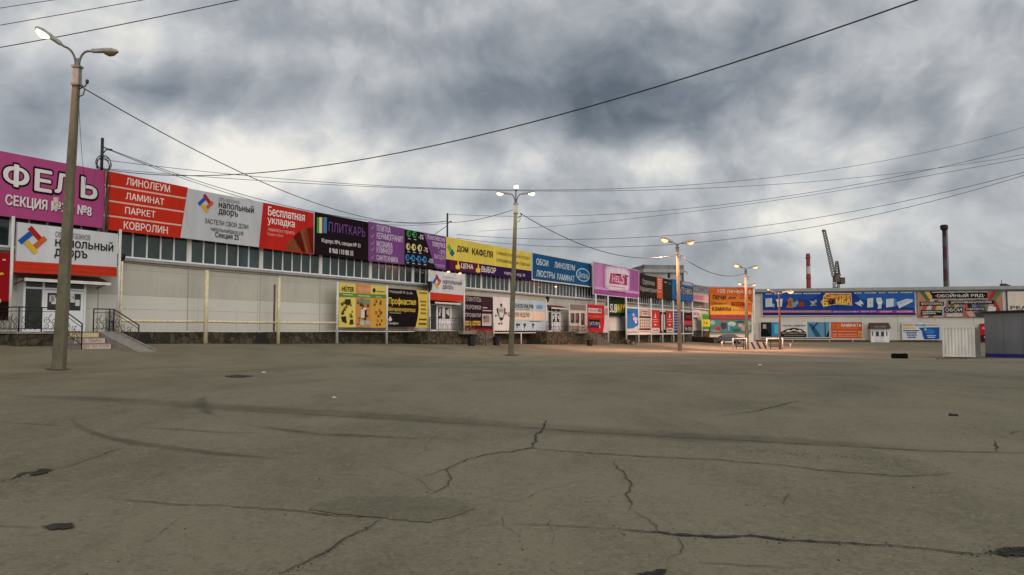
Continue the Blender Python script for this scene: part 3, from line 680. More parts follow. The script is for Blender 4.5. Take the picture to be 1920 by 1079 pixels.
post(1262.5, 564, 'lattice post between the red door poster and navy poster', lattice=True, m='white', group=LAT)
post(1281, 566, 'lattice post between the navy poster and black red poster', lattice=True, m='white', group=LAT)
post(1298.5, 566, 'lattice post at the far edge of the black red poster', lattice=True, m='white', group=LAT)
post(1316, 588, 'thin white post at the near edge of the green and yellow poster', r=.07)
rails('pipe_rail', 'long white rail along the tops of the far lower posters', 1174, 1298, .58, [(577, 585, .11, 'white')], 'rail', 'cream pipe rails')
rails('pipe_rail', 'long white rail along the bottoms of the far lower posters', 1174, 1298, .58, [(627, 626, .11, 'white')], 'rail', 'cream pipe rails')

# roof masts on the hall
def mast(px, py_top, py_bot, label, coil=False):
    u = HALL.u(px, -.3); zt, zb = HALL.z(px, py_top, -.3), ZT + .15
    r0 = empty('roof_mast', HALL.pt(u, -.3, ZT - .3), HALL.ang, label, 'mast', 'cable masts on the hall roof')
    mb = MB(); mb.tube([(0, 0, 0), (0, 0, zt - r0.location.z)], .07, M['black'], 8); mb.build('shaft', r0)
    mb = MB(); z = HALL.z(px, py_top + (py_bot - py_top) * .35, -.3) - r0.location.z
    mb.tube([(0, 0, z - .25), (.18, -.05, z + .02), (.36, -.1, z + .05)], .03, M['black'], 6); mb.box(.30, .42, -.15, -.05, z, z + .08, M['black']); mb.build('bracket', r0)
    if coil:
        mb = MB(); zz = ZT + .55 - r0.location.z
        for k in range(4): mb.tube([(.30 * (1 + .1 * k) * math.cos(t * .4) * (.9 if k % 2 else 1.1), -.1 - .02 * k, zz + .36 * math.sin(t * .4) + .05 * k) for t in range(17)], .018, M['cable'], 5)
        mb.build('cable_coil', r0)
    return r0
mast(182, 257, 318, 'black roof mast with coiled cable behind the pink sign board', True)
mast(838, 400, 445, 'thin black roof mast behind the end of the yellow sign board')

# crumbled dirt and painted-in contact shade round the feet of the lamp posts
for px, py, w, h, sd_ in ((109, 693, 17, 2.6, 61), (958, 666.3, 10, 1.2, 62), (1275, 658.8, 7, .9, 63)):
    blot('contact_shade_patch', [(px + w * math.cos(k * .628), py + h * math.sin(k * .628)) for k in range(10)], M['hairline'], .008, .16, sd_)

# ------------------------------------------------------------------ sign boards along the top of the long hall
UP = 'sign boards along the hall roof'
LO = 'posters along the hall front'
def icon_mix(b, x0, x1, y0, y1, cols, n, seed, layer=2, size=1.):
    """small product pictures: each a lump with a smaller piece on it"""
    rr = random.Random(seed)
    for i in range(n):
        x, y = rr.uniform(x0, x1), rr.uniform(y0, y1); r = size * rr.uniform(.6, 1.2); c = rr.choice(cols)
        b.pz([(x + r * math.cos(k * .9) * rr.uniform(.5, 1.1), y + r * 1.1 * math.sin(k * .9) * rr.uniform(.5, 1.1)) for k in range(7)], c, layer)
        b.rz(x - r * .9, x + r * .5, y - r * 1.3, y - r * .9, rr.choice(cols), layer + 1)

b = Board('sign_board', 'magenta sign board with huge outlined white letters at the near end of the roof', 'sign', UP, HALL, 0, -120, 261.7, 390, 188, 318, 428, 'B04C80')
b.zoom(0, 270, 5.396)
for ch, x0, x1, y0, y1 in (('К', -520, -330, 130, 380), ('А', -300, -60, 160, 410), ('Ф', -35, 250, 190, 440), ('Е', 290, 485, 245, 490), ('Л', 498, 690, 285, 510), ('Ь', 765, 950, 325, 560)):
    for dx_, dy_ in ((-9, 0), (9, 0), (0, -11), (0, 11), (-7, -8), (7, 8), (-7, 8), (7, -8)): b.tz(ch, x0 + dx_, x1 + dx_, y0 + dy_, y1 + dy_, '2A0A18', 1, .06)
    b.tz(ch, x0 + 8, x1 - 8, y0 + 10, y1 - 10, 'E4E0DC', 2, .045)
for d, c, ly in ((8, '4A1030', 1), (0, 'E6DADC', 2)):
    b.tz('СЕКЦИЯ №3 и №8', 5 + d, 890 + d, 565 + d, 690 + d, c, ly, .03)
b.done()

b = Board('sign_board', 'long red and light grey sign board with flooring words and a diamond of planks', 'sign', UP, HALL, 0, 195, 320.5, 429, 587, 400, 476, 'C6C6C9')
b.pp([(195, 319.5), (352, 352), (337.5, 447), (195, 430.5)], 'C8301C')
b.pp([(493.5, 380), (588, 400), (588, 478), (485, 465)], 'C4281F')
b.zoom(180, 300, 5.393)
for l in (((82, 255), (912, 392)), ((92, 410), (888, 528)), ((72, 560), (864, 664))):
    (a, c), (d, e) = l; b.pz([(a, c - 8), (d, e - 8), (d - 3, e + 8), (a, c + 8)], 'E8B4A4', 2)
b.tz('ЛИНОЛЕУМ', 263, 712, 212, 287, 'F0E4DC', 2, .015); b.tz('ЛАМИНАТ', 263, 655, 357, 424, 'F0E4DC', 2, .015)
b.tz('ПАРКЕТ', 260, 570, 494, 562, 'F0E4DC', 2, .015); b.tz('КОВРОЛИН', 250, 700, 645, 722, 'F0E4DC', 2, .015)
cx, cz = b.P(385.5, 381.5); emblem(b, cx, cz, (b.P(385.5, 364)[1] - b.P(385.5, 399)[1]) / 2 / 1.27)
b.tz('сеть магазинов', 1215, 1425, 393, 428, '8A8A8C'); b.tz('напольный', 1215, 1572, 434, 508, '1C1A1A', 2, .012); b.tz('дворъ', 1213, 1412, 506, 577, '1C1A1A', 2, .012)
b.tz('ЗАСТЕЛИ СВОЙ ДОМ!', 1075, 1522, 608, 678, '262424', 2, .0); b.tz('напольныйдвор.рф', 1140, 1470, 692, 748, '3A3838'); b.tz('Секция 25', 1185, 1424, 740, 806, '201E1E', 2, .01)
b.zoom(470, 360, 5.053)
b.tz('Бесплатная', 143, 495, 165, 250, 'F2E8E4', 2, .02); b.tz('укладка', 140, 400, 262, 335, 'F2E8E4', 2, .02)
b.tz('ламината и паркета', 145, 397, 358, 395, 'E8B8B0'); b.tz('Проект от 20 м²', 142, 292, 394, 426, 'E8B8B0')
b.pz([(328, 515), (400, 432), (486, 572), (345, 553)], '9A6A42'); b.pz([(400, 432), (466, 368), (524, 578), (486, 572)], '5E2418'); b.pz([(466, 368), (532, 345), (574, 582), (524, 578)], 'A87A50'); b.pz([(532, 345), (594, 332), (594, 586), (574, 582)], '5A3424'); b.pz([(466, 368), (490, 360), (545, 580), (524, 578)], '8A5C3C', 2)
b.done()

b = Board('sign_board', 'black and purple tile sign board with a striped square and coloured discs', 'sign', UP, HALL, 0, 588, 398, 477, 834.5, 444, 506.5, '1C0F14')
b.zoom(470, 360, 5.053)
b.pz([(1114, 280), (1456, 350), (1456, 690), (1114, 655)], '7B4A86')
b.pz([(1636, 385), (1850, 425), (1850, 745), (1750, 722)], '7B4A86')
for x0, x1, c in ((612, 635, '4E9A3C'), (635, 660, 'E4E0B0'), (660, 681, '7A5A3A'), (681, 707, '3C82C4')): b.rz(x0, x1, 240, 390, c, 2)
b.tz('ПЛИТКАРЬ', 725, 1075, 312, 400, '7A5090', 2, .0)
b.tz('Корпус №4, секция № 33', 660, 1030, 464, 512, 'D8D0D4', 2, .02); b.tz('8 968 110 88 35', 733, 962, 545, 592, 'E2DCDE', 2, .02)
for t, x1, y0, y1 in (('ПЛИТКА', 1315, 322, 380), ('КЕРАМОГРАНИТ', 1435, 402, 462), ('МОЗАИКА', 1335, 472, 528), ('КЛИНКЕР', 1335, 532, 586), ('САНТЕХНИКА', 1388, 608, 660)):
    b.tz(t, 1184, x1, y0, y1, 'DCC8E0', 2, .02)
    y = (y0 + y1) / 2 - 12; b.pz([(1140, y - 4), (1148, y + 4), (1170, y - 26), (1172, y - 20), (1149, y + 16), (1138, y + 2)], 'B890C0', 2)
for xs_, y, c, t, tx in (((1495, 1550), 405, '35904A', '-5%', (1585, 1630)), ((1490, 1543, 1600), 528, 'D8CC92', '-7%', (1632, 1672)), ((1482, 1536, 1592, 1646), 632, '2F80C0', '-10%', (1676, 1726))):
    for i, x in enumerate(xs_):
        yy = y + (x - xs_[0]) * .12 - 8
        b.dz(x, yy, 20, 34, c, 2); b.rz(x - 6, x + 6, yy - 16, yy + 14, '20181C', 3); b.rz(x - 12, x + 12, yy + 44, yy + 52, 'C8C0C4', 2)
        if i: b.rz(x - 31, x - 22, yy - 4, yy + 4, 'D8D0D4', 2)
    b.tz(t, tx[0], tx[1], y + 0, y + 44, 'E4DEE0', 2, .01)
b.tz('Комплексная', 1670, 1836, 412, 462, 'E4D8E8'); b.tz('покупка', 1716, 1836, 480, 540, 'E4D8E8', 2, .01); b.tz('- это', 1775, 1836, 552, 590, 'E4D8E8'); b.tz('выгодно', 1735, 1838, 596, 648, 'D0B8D4')
b.rz(1740, 1836, 690, 697, 'B890C0', 2); b.rz(1760, 1836, 706, 713, 'B890C0', 2)
b.done()

b = Board('sign_board', 'yellow sign board with dark purple lower strip and green and blue tiles', 'sign', UP, HALL, 0, 835.8, 444.5, 506, 996, 474, 524.5, 'E3CC58')
b.zoom(820, 430, 6.4)
b.pz([(95, 359), (1130, 502), (1130, 618), (95, 492)], '2A1648'); b.pz([(140, 372), (520, 424), (520, 534), (140, 490)], '5E1838', 2)
b.pz([(118, 212), (146, 176), (178, 240), (150, 272)], '7CB33A', 2); b.pz([(147, 284), (179, 240), (205, 290), (178, 332)], '1F5E96', 2); b.pz([(146, 176), (152, 174), (182, 236), (178, 240)], 'F0EAD0', 2)
b.tz('ДОМ', 230, 366, 205, 287, '1E1626', 2, .03); b.tz('КАФЕЛЯ', 414, 662, 244, 328, '1E1626', 2, .03)
b.tz('САМЫЙ БОЛЬШОЙ ОТДЕЛ', 710, 1106, 293, 342, '4A4228', 2, .0); b.tz('КЕРАМИЧЕСКОЙ ПЛИТКИ', 710, 1106, 374, 420, '4A4228', 2, .0)
for x, y in ((242, 440), (484, 480)):
    b.pz([(x - 26, y - 5), (x - 6, y - 12), (x - 2, y - 58), (x + 10, y - 56), (x + 12, y - 14), (x + 28, y - 6), (x + 26, y + 38), (x - 6, y + 42), (x - 26, y + 30)], 'EBCB48', 3)
b.tz('ЦЕНА', 280, 426, 416, 486, 'EDE4DC', 3, .03); b.tz('ВЫБОР', 524, 696, 454, 524, 'EDE4DC', 3, .03); b.tz('корпус 4, отд. 34', 800, 1050, 520, 566, 'DCD4DC', 2, .01)
b.done()

b = Board('sign_board', 'deep blue sign board with white words and a white oval emblem', 'sign', UP, HALL, 0, 998, 476.5, 523, 1108.5, 494, 537.5, '105484', frame=M['white'], fw=.12)
b.zoom(820, 430, 6.4)
b.tz('ОБОИ', 1186, 1330, 362, 438, 'D6E0E6', 2, .02); b.tz('ЛИНОЛЕУМ', 1405, 1650, 412, 482, 'D6E0E6', 2, .02); b.tz('ЛЮСТРЫ', 1186, 1408, 505, 582, 'D6E0E6', 2, .02); b.tz('ЛАМИНАТ', 1432, 1646, 548, 618, 'D6E0E6', 2, .02)
b.dz(1748, 550, 82, 80, 'B8CEDA', 2, 24); b.dz(1748, 550, 72, 68, '145A8C', 3, 24); b.tz('Виталь', 1690, 1812, 520, 590, 'C8DAE2', 4, .0, .35)
b.done()

b = Board('sign_board', 'pink and mauve sign board with pale glowing centre and slanted pink emblem', 'sign', UP, HALL, .5, 1113, 492.8, 552, 1198, 507.5, 559.2, 'B26AA8', frame=M['wpost'], fw=.08)
b.zoom(1100, 480, 5.996)
b.pz([(85, 80), (180, 92), (180, 440), (80, 430)], 'C486B4', 1); b.pz([(480, 150), (595, 168), (590, 470), (480, 456)], 'A85E9C', 1)
b.pz([(82, 345), (590, 405), (590, 430), (82, 372)], 'D0A6C8', 2); b.pz([(82, 372), (590, 430), (590, 474), (82, 430)], 'A0529A', 2)
for k, c in ((0, 'C89AC2'), (8, 'D6B4D0'), (16, 'E2CADC'), (26, 'EADAE4')):
    b.pz([(215 + k, 110 + k), (440 - k, 130 + k), (485 - k, 175 + k), (478 - k, 400 - k), (230 + k, 400 - k), (195 + k, 340 - k), (195 + k, 150 + k)], c, 3 + k // 8)
b.pz([(262, 195), (440, 212), (425, 330), (243, 312)], 'C04E7A', 7)
b.tz('HEL', 278, 372, 226, 296, 'F0DCE6', 8, .0, .2); b.tz('S', 372, 424, 200, 318, 'E6C0D2', 8, .03, .2); b.rz(426, 452, 244, 334, '9A4A86', 7); b.rz(440, 462, 222, 240, '2A1A24', 7); b.rz(330, 376, 204, 220, '2A1A24', 8)
b.rz(243, 430, 344, 356, 'C8A0BC', 7); b.rz(240, 436, 400, 408, '6A3A60', 7)
b.done()

b = Board('sign_board', 'dark brown sign board with pale words and an orange red strip', 'sign', UP, HALL, .5, 1199.6, 514.5, 556, 1259, 524.5, 561, '2A221C')
b.zoom(1100, 480, 5.996)
b.tz('Отделочные', 630, 768, 268, 340, 'B8AEA0', 2, .01); b.tz('Керамогранит', 602, 800, 352, 420, 'B8AEA0', 2, .01)
b.rz(793, 858, 240, 480, 'D65A38', 1)
for i in range(6): b.rz(800 + (i % 2) * 6, 850 - (i % 3) * 5, 262 + i * 20, 272 + i * 20, 'F0C0A8', 2)
b.tz('АКЦИЯ', 798, 846, 395, 412, 'F0D0C0', 2); b.rz(875, 905, 292, 306, '9A9488', 2); b.rz(925, 948, 300, 330, '3A6A8C', 2)
for i in range(5): b.rz(872, 945, 345 + i * 24, 352 + i * 24, '40362C', 2)
b.done()

b = Board('sign_board', 'bright blue sign board with a dark band of white lettering by the lamp post', 'sign', UP, HALL, .5, 1260, 525, 561.5, 1299.4, 531.5, 565, '1C6E9E', frame=M['black'], fw=.05)
b.zoom(1100, 480, 5.996)
b.rz(1002, 1195, 350, 440, '1A1C2A', 1); b.tz('САНТЕХНИКА', 1008, 1190, 358, 434, 'C8C8D0', 2, .01)
b.rz(1082, 1193, 302, 334, 'C8A8B4', 1); b.rz(1010, 1040, 290, 312, 'A8C4D4', 1); b.rz(960, 1195, 448, 506, '1560A0', 1)
b.done()

b = Board('sign_board', 'pale sign with grey upright letters above a faded pink strip', 'sign', UP, HALL, .4, 1300.5, 535.5, 566, 1329, 540, 567.5, 'B4A8A6')
b.zoom(1100, 480, 5.996)
b.rz(1200, 1380, 334, 425, '9EA2A6', 1); b.tz('СЕЗОННОТА', 1204, 1376, 344, 420, '5A5858', 2, .03); b.rz(1200, 1318, 446, 492, 'C47A88', 1); b.rz(1320, 1375, 452, 488, 'C8A0A4', 1)
b.done()

# ------------------------------------------------------------------ posters along the hall front
b = Board('poster', 'dark red poster with a yellow streak at the near edge of the hall front', 'poster', LO, HALL, .6, -75, 466, 600, 15.5, 474.5, 601, '8E1218')
b.zoom(0, 450, 4.903); b.rz(-380, 78, 560, 740, '1E0A08', 1); b.pz([(-200, 330), (20, 300), (38, 318), (-180, 360)], 'D8A83C', 2); b.rz(0, 30, 176, 190, 'D8B8A8', 2); b.dz(-10, 560, 18, 22, 'C8A090', 2)
b.done()

def shop_sign(label, xl, tl, bl, xr, tr, br, zm, mid, em, emr, words, pat):
    b = Board('shop_sign', label, 'sign', 'white and red shop signs over the doors', HALL, .6, xl, tl, bl, xr, tr, br, 'D2D2D4', thick=.12)
    b.zoom(*zm)
    (mx0, my0), (mx1, my1), yb = mid
    b.pz([(mx0, my0), (mx1, my1), (mx1, yb[1]), (mx0, yb[0])], 'CC3A24', 1)
    if pat:      # tone-on-tone chevrons on the red band
        for i in range(26):
            x = mx0 + (mx1 - mx0) * (i + .1) / 26; yy = my0 + (my1 - my0) * i / 26
            for k in range(2): b.pz([(x, yy + 14 + k * 42), (x + 16, yy + 32 + k * 42), (x + 32, yy + 14 + k * 42), (x + 32, yy + 24 + k * 42), (x + 16, yy + 42 + k * 42), (x, yy + 24 + k * 42)], 'B83420', 2)
    cx, cz = b.P(*b.zc(*em)); k = emr / b.zm[2]; X, Y = b.zc(*em)
    emblem(b, cx, cz, (b.P(X, Y - k)[1] - b.P(X, Y + k)[1]) / 2 / 1.27)
    for t, box, c, bo in words: b.tz(t, *box, c, 2, bo)
    b.done(); return b
shop_sign('big white and red shop sign with diamond emblem over the near doorway', 26.5, 417, 509.5, 216.5, 437.5, 517.5, (0, 270, 5.396), ((125, 1182), (1180, 1248), (1300, 1344)), (330, 975), 140,
          (('сеть магазинов', (530, 886, 902, 958), '6A6A6C', .0), ('напольный', (530, 1122, 962, 1062), '1A1818', .015), ('дворъ', (527, 860, 1070, 1172), '1A1818', .015)), True)
shop_sign('smaller white and red shop sign with diamond emblem over the second doorway', 805.5, 507.5, 561.5, 869.5, 514.3, 566, (780, 490, 6.346), ((155, 368), (575, 408), (460, 486)), (248, 243), 88,
          (('сеть магазинов', (315, 440, 186, 202), '9A9A9C', .0), ('напольный', (315, 542, 218, 278), '2A2624', .0), ('дворъ', (313, 440, 288, 346), '2A2624', .0)), False)

b = Board('poster', 'yellow and orange tool poster with three columns of product pictures', 'poster', LO, HALL, .62, 635.5, 530, 613.5, 723.5, 537, 615, 'DCC868', thick=.06)
b.zoom(500, 490, 5.647)
b.pz([(941, 240), (1102, 252), (1102, 705), (941, 700)], 'CC8A52'); b.pz([(1102, 380), (1262, 388), (1262, 706), (1102, 705)], 'D0A044')
b.pz([(764, 334), (1262, 356), (1262, 394), (764, 376)], '5E8A48', 2)
b.tz('HÜTER', 790, 920, 260, 322, '241E10', 2, .02); b.tz('РЕСАНТА', 970, 1096, 282, 324, 'E8CDB0', 2, .0); b.dz(1136, 310, 15, 24, '2A2414', 2); b.rz(1158, 1246, 318, 328, '8A7A40', 2)
b.rz(800, 905, 352, 362, 'B8CC98', 3); b.rz(960, 1088, 364, 374, 'B8CC98', 3); b.rz(1150, 1212, 376, 384, 'B8CC98', 3)
icon_mix(b, 790, 915, 420, 670, ['3A3820', '4A4A26', '6A5A20', '2A2A1A', '8A7A38'], 13, 4, 2, 17); b.pz([(825, 405), (885, 402), (892, 440), (868, 470), (830, 455)], '2E3420', 2); b.pz([(785, 590), (838, 582), (842, 632), (800, 648)], '2A2E1C', 2); b.pz([(880, 620), (912, 615), (918, 668), (876, 672)], '3A3420', 2)
icon_mix(b, 958, 1085, 410, 680, ['E0D8C0', '6A3A20', '8A5028', 'A8B890', '40302A'], 14, 5, 2, 18); b.rz(958, 1090, 405, 460, '7A8A66', 2); b.rz(990, 1030, 515, 600, 'D8D4C8', 4); b.rz(1032, 1052, 515, 600, '2A2420', 4); b.rz(985, 1028, 630, 680, 'B8C4B0', 4); b.rz(1036, 1088, 630, 672, 'A0B8AC', 4)
icon_mix(b, 1118, 1240, 420, 680, ['6A4418', '8A3818', '4A3818', 'A86A28'], 13, 6, 2, 14)
b.done()

b = Board('poster', 'black roofing poster with yellow heading and a curved yellow edge', 'poster', LO, HALL, .62, 727.5, 540.5, 612, 802, 546, 614.5, '150C0C', thick=.06)
b.zoom(500, 490, 5.647)
b.pz([(1584, 308), (1706, 316), (1702, 706), (1573, 704), (1596, 610), (1608, 500), (1604, 400)], 'DCC458')
b.tz('ТРОИЦКИЙ ТР. 25 «Б»', 1292, 1542, 312, 348, 'D8D2CC', 2, .0); b.tz('Профнастил', 1285, 1576, 392, 478, 'E2C648', 2, .02); b.tz('Металлочерепица', 1285, 1570, 488, 545, 'D8BC48', 2, .015)
b.rz(1300, 1420, 546, 552, 'B8B2AC', 2); b.pz([(1284, 620), (1296, 598), (1304, 578), (1316, 598), (1326, 622), (1312, 636), (1296, 636)], 'D8D4D0', 2); b.tz('Грифон', 1284, 1390, 645, 676, 'D8D4D0', 2, .01)
for y, a, c in ((338, 1612, 1692), (428, 1620, 1688), (466, 1630, 1684), (510, 1630, 1684), (552, 1625, 1686), (618, 1612, 1690), (664, 1606, 1690)): b.rz(a, c, y - 9, y + 9, '8A7430' if y < 600 else '5A4A20', 2)
b.done()

b = Board('poster', 'dark navy skirting poster with white words and a red bottom strip', 'poster', LO, HALL, .62, 871.3, 553.8, 624.8, 923.5, 558, 624.5, '1E1220', thick=.06)
b.zoom(780, 490, 6.346)
b.rz(782, 912, 436, 612, '3A2226', 1)
b.tz('ПЛИНТУСЫ', 588, 770, 428, 482, 'C8C0BC', 2, .0); b.tz('ПОРОЖКИ', 584, 770, 524, 574, 'C8C0BC', 2, .0); b.tz('ПРОФИЛИ', 584, 768, 618, 668, 'C8C0BC', 2, .0)
b.rz(584, 656, 712, 765, 'C8A848', 2); b.rz(668, 764, 712, 765, 'C8A848', 2); b.tz('ЦЕНЫ', 590, 650, 725, 752, '2A1C18', 3); b.tz('СКЛАДА', 674, 758, 725, 752, '2A1C18', 3)
b.rz(790, 846, 548, 560, 'B8AEB0', 2); b.rz(790, 898, 584, 596, 'B8AEB0', 2); b.rz(784, 896, 628, 770, 'B8B4B0', 2); b.rz(796, 870, 645, 730, '8A7E78', 3); b.rz(798, 822, 660, 680, '3A3028', 4)
b.rz(574, 912, 792, 852, '5A1210', 2); b.tz('ДЕКОРАТИВНЫЙ КАМЕНЬ', 580, 904, 802, 842, 'D05038', 3, .0)
b.done()

b = Board('poster', 'white and pale blue poster with dark zigzag lower edge behind the lamp post', 'poster', LO, HALL, .62, 926.3, 559, 623.8, 1023, 564, 622.5, 'AFC3CC', thick=.06)
b.zoom(780, 490, 6.346)
b.rz(928, 1112, 430, 860, 'D4D4D2', 1); b.rz(1112, 1530, 596, 700, 'D8CEC0', 2); b.rz(1385, 1515, 615, 690, 'E0C4A8', 3)
b.tz('ТЕХНОБУМ.РФ', 1112, 1396, 505, 562, '2A3A38', 2, .015); b.rz(1190, 1350, 570, 578, '7A8E92', 2); b.rz(1432, 1504, 524, 566, '6A98C0', 2); b.tz('КАЖДУЮ НЕДЕЛЮ', 1090, 1348, 610, 674, '6A4A34', 3, .01); b.rz(1350, 1490, 714, 722, '4A5A60', 2)
for x, w in ((1190, 44), (1276, 30), (1380, 24)): b.rz(x, x + w, 742, 770, '3A4A4E', 2); b.rz(x + 6, x + 16, 770, 800, '4A5A5E', 2)
# plain household appliance figure on the white part
b.pz([(968, 560), (1000, 545), (1030, 545), (1052, 560), (1044, 660), (1024, 704), (1000, 704), (978, 655)], 'B4B4B0', 2); b.pz([(985, 575), (1035, 575), (1030, 600), (990, 600)], '8A8A88', 3); b.pz([(990, 615), (1032, 615), (1028, 660), (996, 660)], 'C8C8C4', 3); b.pz([(984, 672), (1040, 672), (1024, 704), (1000, 704)], '2A2828', 4); b.rz(996, 1028, 708, 740, 'BCBCB8', 2); b.rz(998, 1026, 530, 545, '8A8A88', 3); b.dz(1012, 522, 14, 18, '2E2C2C', 2); b.pz([(954, 570), (972, 552), (980, 640), (988, 668), (976, 655)], '3A3838', 3); b.pz([(1064, 570), (1048, 552), (1040, 640), (1034, 668), (1046, 655)], '3A3838', 3); b.dz(948, 650, 9, 14, '2E2C2C', 2); b.dz(1068, 620, 9, 18, '2E2C2C', 2); b.dz(986, 744, 9, 14, '2E2C2C', 2); b.dz(1018, 744, 9, 14, '2E2C2C', 2)
for i in range(20):
    x = 932 + i * 30.4; b.pz([(x, 834), (x + 15, 822), (x + 30, 834), (x + 30, 844), (x, 844)], '2A2826', 4)
b.done()

b = Board('poster', 'white poster with three dark door photographs beside the third doorway', 'poster', LO, HALL, .55, 1068.3, 570.5, 620.5, 1099, 573.5, 621.5, 'CFC8BE', thick=.06)
b.zoom(1020, 490, 6.345)
b.rz(310, 495, 520, 585, '8A7A6E', 1)
for x in (318, 374, 440): b.rz(x, x + 44, 620, 735 + (x > 400) * 25, '5A3A38', 1); b.rz(x + 6, x + 20, 632, 700, '8A6A5A', 2)
b.rz(305, 495, 770, 800, 'B09A88', 1); b.rz(320, 420, 806, 822, '8E7464', 2)
b.done()
b = Board('poster', 'red poster with curved white side and a black lettered box', 'poster', LO, HALL, .66, 1101.3, 571.5, 623.8, 1139, 573, 624, 'C4222A', thick=.06)
b.zoom(1020, 490, 6.345)
b.pz([(716, 530), (766, 532), (762, 850), (700, 850), (714, 760), (720, 640)], 'D4C6C0', 1)
b.rz(525, 686, 562, 616, 'D8CCC8', 1); b.rz(636, 682, 570, 608, '8A7A78', 2); b.tz('КАЖДОМУ', 532, 630, 575, 602, '6A3A3A', 2); b.tz('ПО ДИВАНУ', 527, 706, 646, 676, 'E88848', 2, .01); b.rz(530, 662, 694, 792, '1C1220', 1); b.tz('SATURN', 536, 656, 722, 764, 'C8BEC4', 2, .01); b.rz(532, 660, 768, 788, '28306A', 2); b.rz(654, 664, 764, 796, 'D8D0D0', 3)
b.rz(726, 756, 560, 640, 'A88A84', 2)
b.done()
b = Board('shop_sign', 'dark green sandwich shop sign with white and yellow slanted lettering', 'sign', None, HALL, -.1, 1141.5, 558.8, 592.5, 1172, 560.2, 593.2, '12301C', thick=.2)
b.zoom(1020, 490, 6.345)
b.tz('SUB', 778, 868, 510, 612, 'DCE0D4', 2, .03, .25); b.tz('WAY', 862, 962, 512, 614, 'D6C83C', 2, .03, .25)
b.done()
b = Board('poster', 'blue poster with pale flower shape and white lower corner', 'poster', LO, HALL, .62, 1175, 578.5, 626, 1196.5, 579, 626.5, '2F74B4', thick=.06)
b.zoom(1020, 490, 6.345)
b.pz([(984, 806), (1060, 800), (1122, 760), (1122, 870), (984, 870)], 'C8C8C8', 1); b.dz(1085, 690, 30, 26, 'C8BCCC', 2, 9); b.dz(1062, 640, 16, 24, 'C89CB0', 3, 7); b.dz(1090, 725, 14, 16, 'E0DCD8', 3, 8); b.rz(986, 1040, 600, 614, '1C4E86', 2); b.rz(986, 1110, 838, 860, 'A0A090', 2)
b.done()
b = Board('poster', 'beige poster with rows of small dark icons between two thick bars', 'poster', LO, HALL, .62, 1198, 577, 627.5, 1219.5, 578, 627.5, 'D2C2B4', thick=.06)
b.zoom(1100, 480, 5.996)
b.rz(590, 720, 680, 700, '3A2E2C', 2); b.rz(590, 715, 815, 834, '3A2E2C', 2); b.rz(596, 620, 612, 670, 'B89C90', 2); b.rz(690, 714, 612, 670, 'B89C90', 2); b.rz(625, 684, 620, 634, '8A6E68', 2); b.rz(632, 680, 644, 660, 'B06A60', 2)
for i in range(5):
    for j in range(3): b.dz(604 + i * 24, 724 + j * 34, 7, 10, '7A645C', 2, 7); b.rz(598 + i * 24, 610 + i * 24, 738 + j * 34, 742 + j * 34, '9A8478', 2)
b.rz(600, 700, 846, 852, 'A89488', 2)
b.done()
b = Board('poster', 'red door poster with a dark open doorway between two red panels', 'poster', LO, HALL, .62, 1221.5, 580.5, 623.6, 1261.6, 582.5, 623.6, 'C43A34', thick=.06)
b.zoom(1100, 480, 5.996)
b.rz(822, 892, 606, 870, '8A2420', 1); b.rz(822, 892, 636, 860, '1E1614', 2); b.rz(834, 848, 660, 846, 'C8BEB4', 3); b.rz(864, 880, 660, 830, 'C8BEB4', 3); b.rz(820, 884, 606, 632, 'D8B4AC', 3)
for x in (770, 932): b.pz([(x - 12, 695), (x, 640), (x + 12, 695)], 'E8C4BC', 2); b.rz(x - 32, x + 28, 712, 720, 'E0A8A0', 2); b.rz(x - 30, x + 30, 736, 744, 'E0A8A0', 2); b.dz(x, 775, 12, 9, 'E8D0C8', 2)
b.rz(730, 818, 812, 866, 'D2C4BA', 2); b.rz(896, 968, 812, 862, 'D2C4BA', 2); b.rz(740, 806, 834, 842, '9A7A74', 3); b.rz(906, 956, 826, 846, '7A8A78', 3)
b.done()
b = Board('poster', 'navy poster with short white lines of print behind the third lamp post', 'poster', LO, HALL, .62, 1263.6, 583.5, 624.6, 1279.6, 584.5, 624.6, '262E72', thick=.06)
b.zoom(1100, 480, 5.996)
for i in range(7): b.rz(984, 1034 + (i % 3) * 8, 645 + i * 30, 655 + i * 30, 'A8AED0', 2)
b.done()
b = Board('poster', 'black poster with glowing red print at the far end of the poster row', 'poster', LO, HALL, .62, 1281.6, 586.5, 620, 1298, 587, 620, '221416', thick=.06)
b.zoom(1100, 480, 5.996)
b.tz('40%', 1112, 1174, 668, 706, 'C83030', 2, .03); b.rz(1086, 1180, 728, 786, 'B8242A', 2); b.tz('СКИДКИ', 1092, 1174, 738, 776, 'E07068', 3, .02); b.tz('8-00', 1106, 1176, 800, 836, 'D0C8C8', 2, .02)
b.done()
b = Board('shop_sign', 'small white sign with pink lettering hung under the pale grey sign', 'sign', None, HALL, -.1, 1299.5, 581, 595.3, 1312.8, 581.5, 595.5, 'D8CCCE', thick=.1)
b.zoom(1100, 480, 5.996); b.tz('МЕХА', 1202, 1268, 636, 668, 'C05A70', 2, .03)
b.done()
b = Board('poster', 'green poster with a yellow middle band at the far end of the hall', 'poster', LO, HALL, .62, 1316.5, 588.5, 618.5, 1329.5, 589, 618.5, '3E8A34', thick=.06)
b.zoom(1100, 480, 5.996); b.rz(1290, 1385, 716, 796, 'C8BC38', 1); b.tz('2 р.', 1312, 1366, 736, 772, '5A4A1C', 2, .02); b.rz(1300, 1380, 660, 668, '7AB060', 2)
b.done()

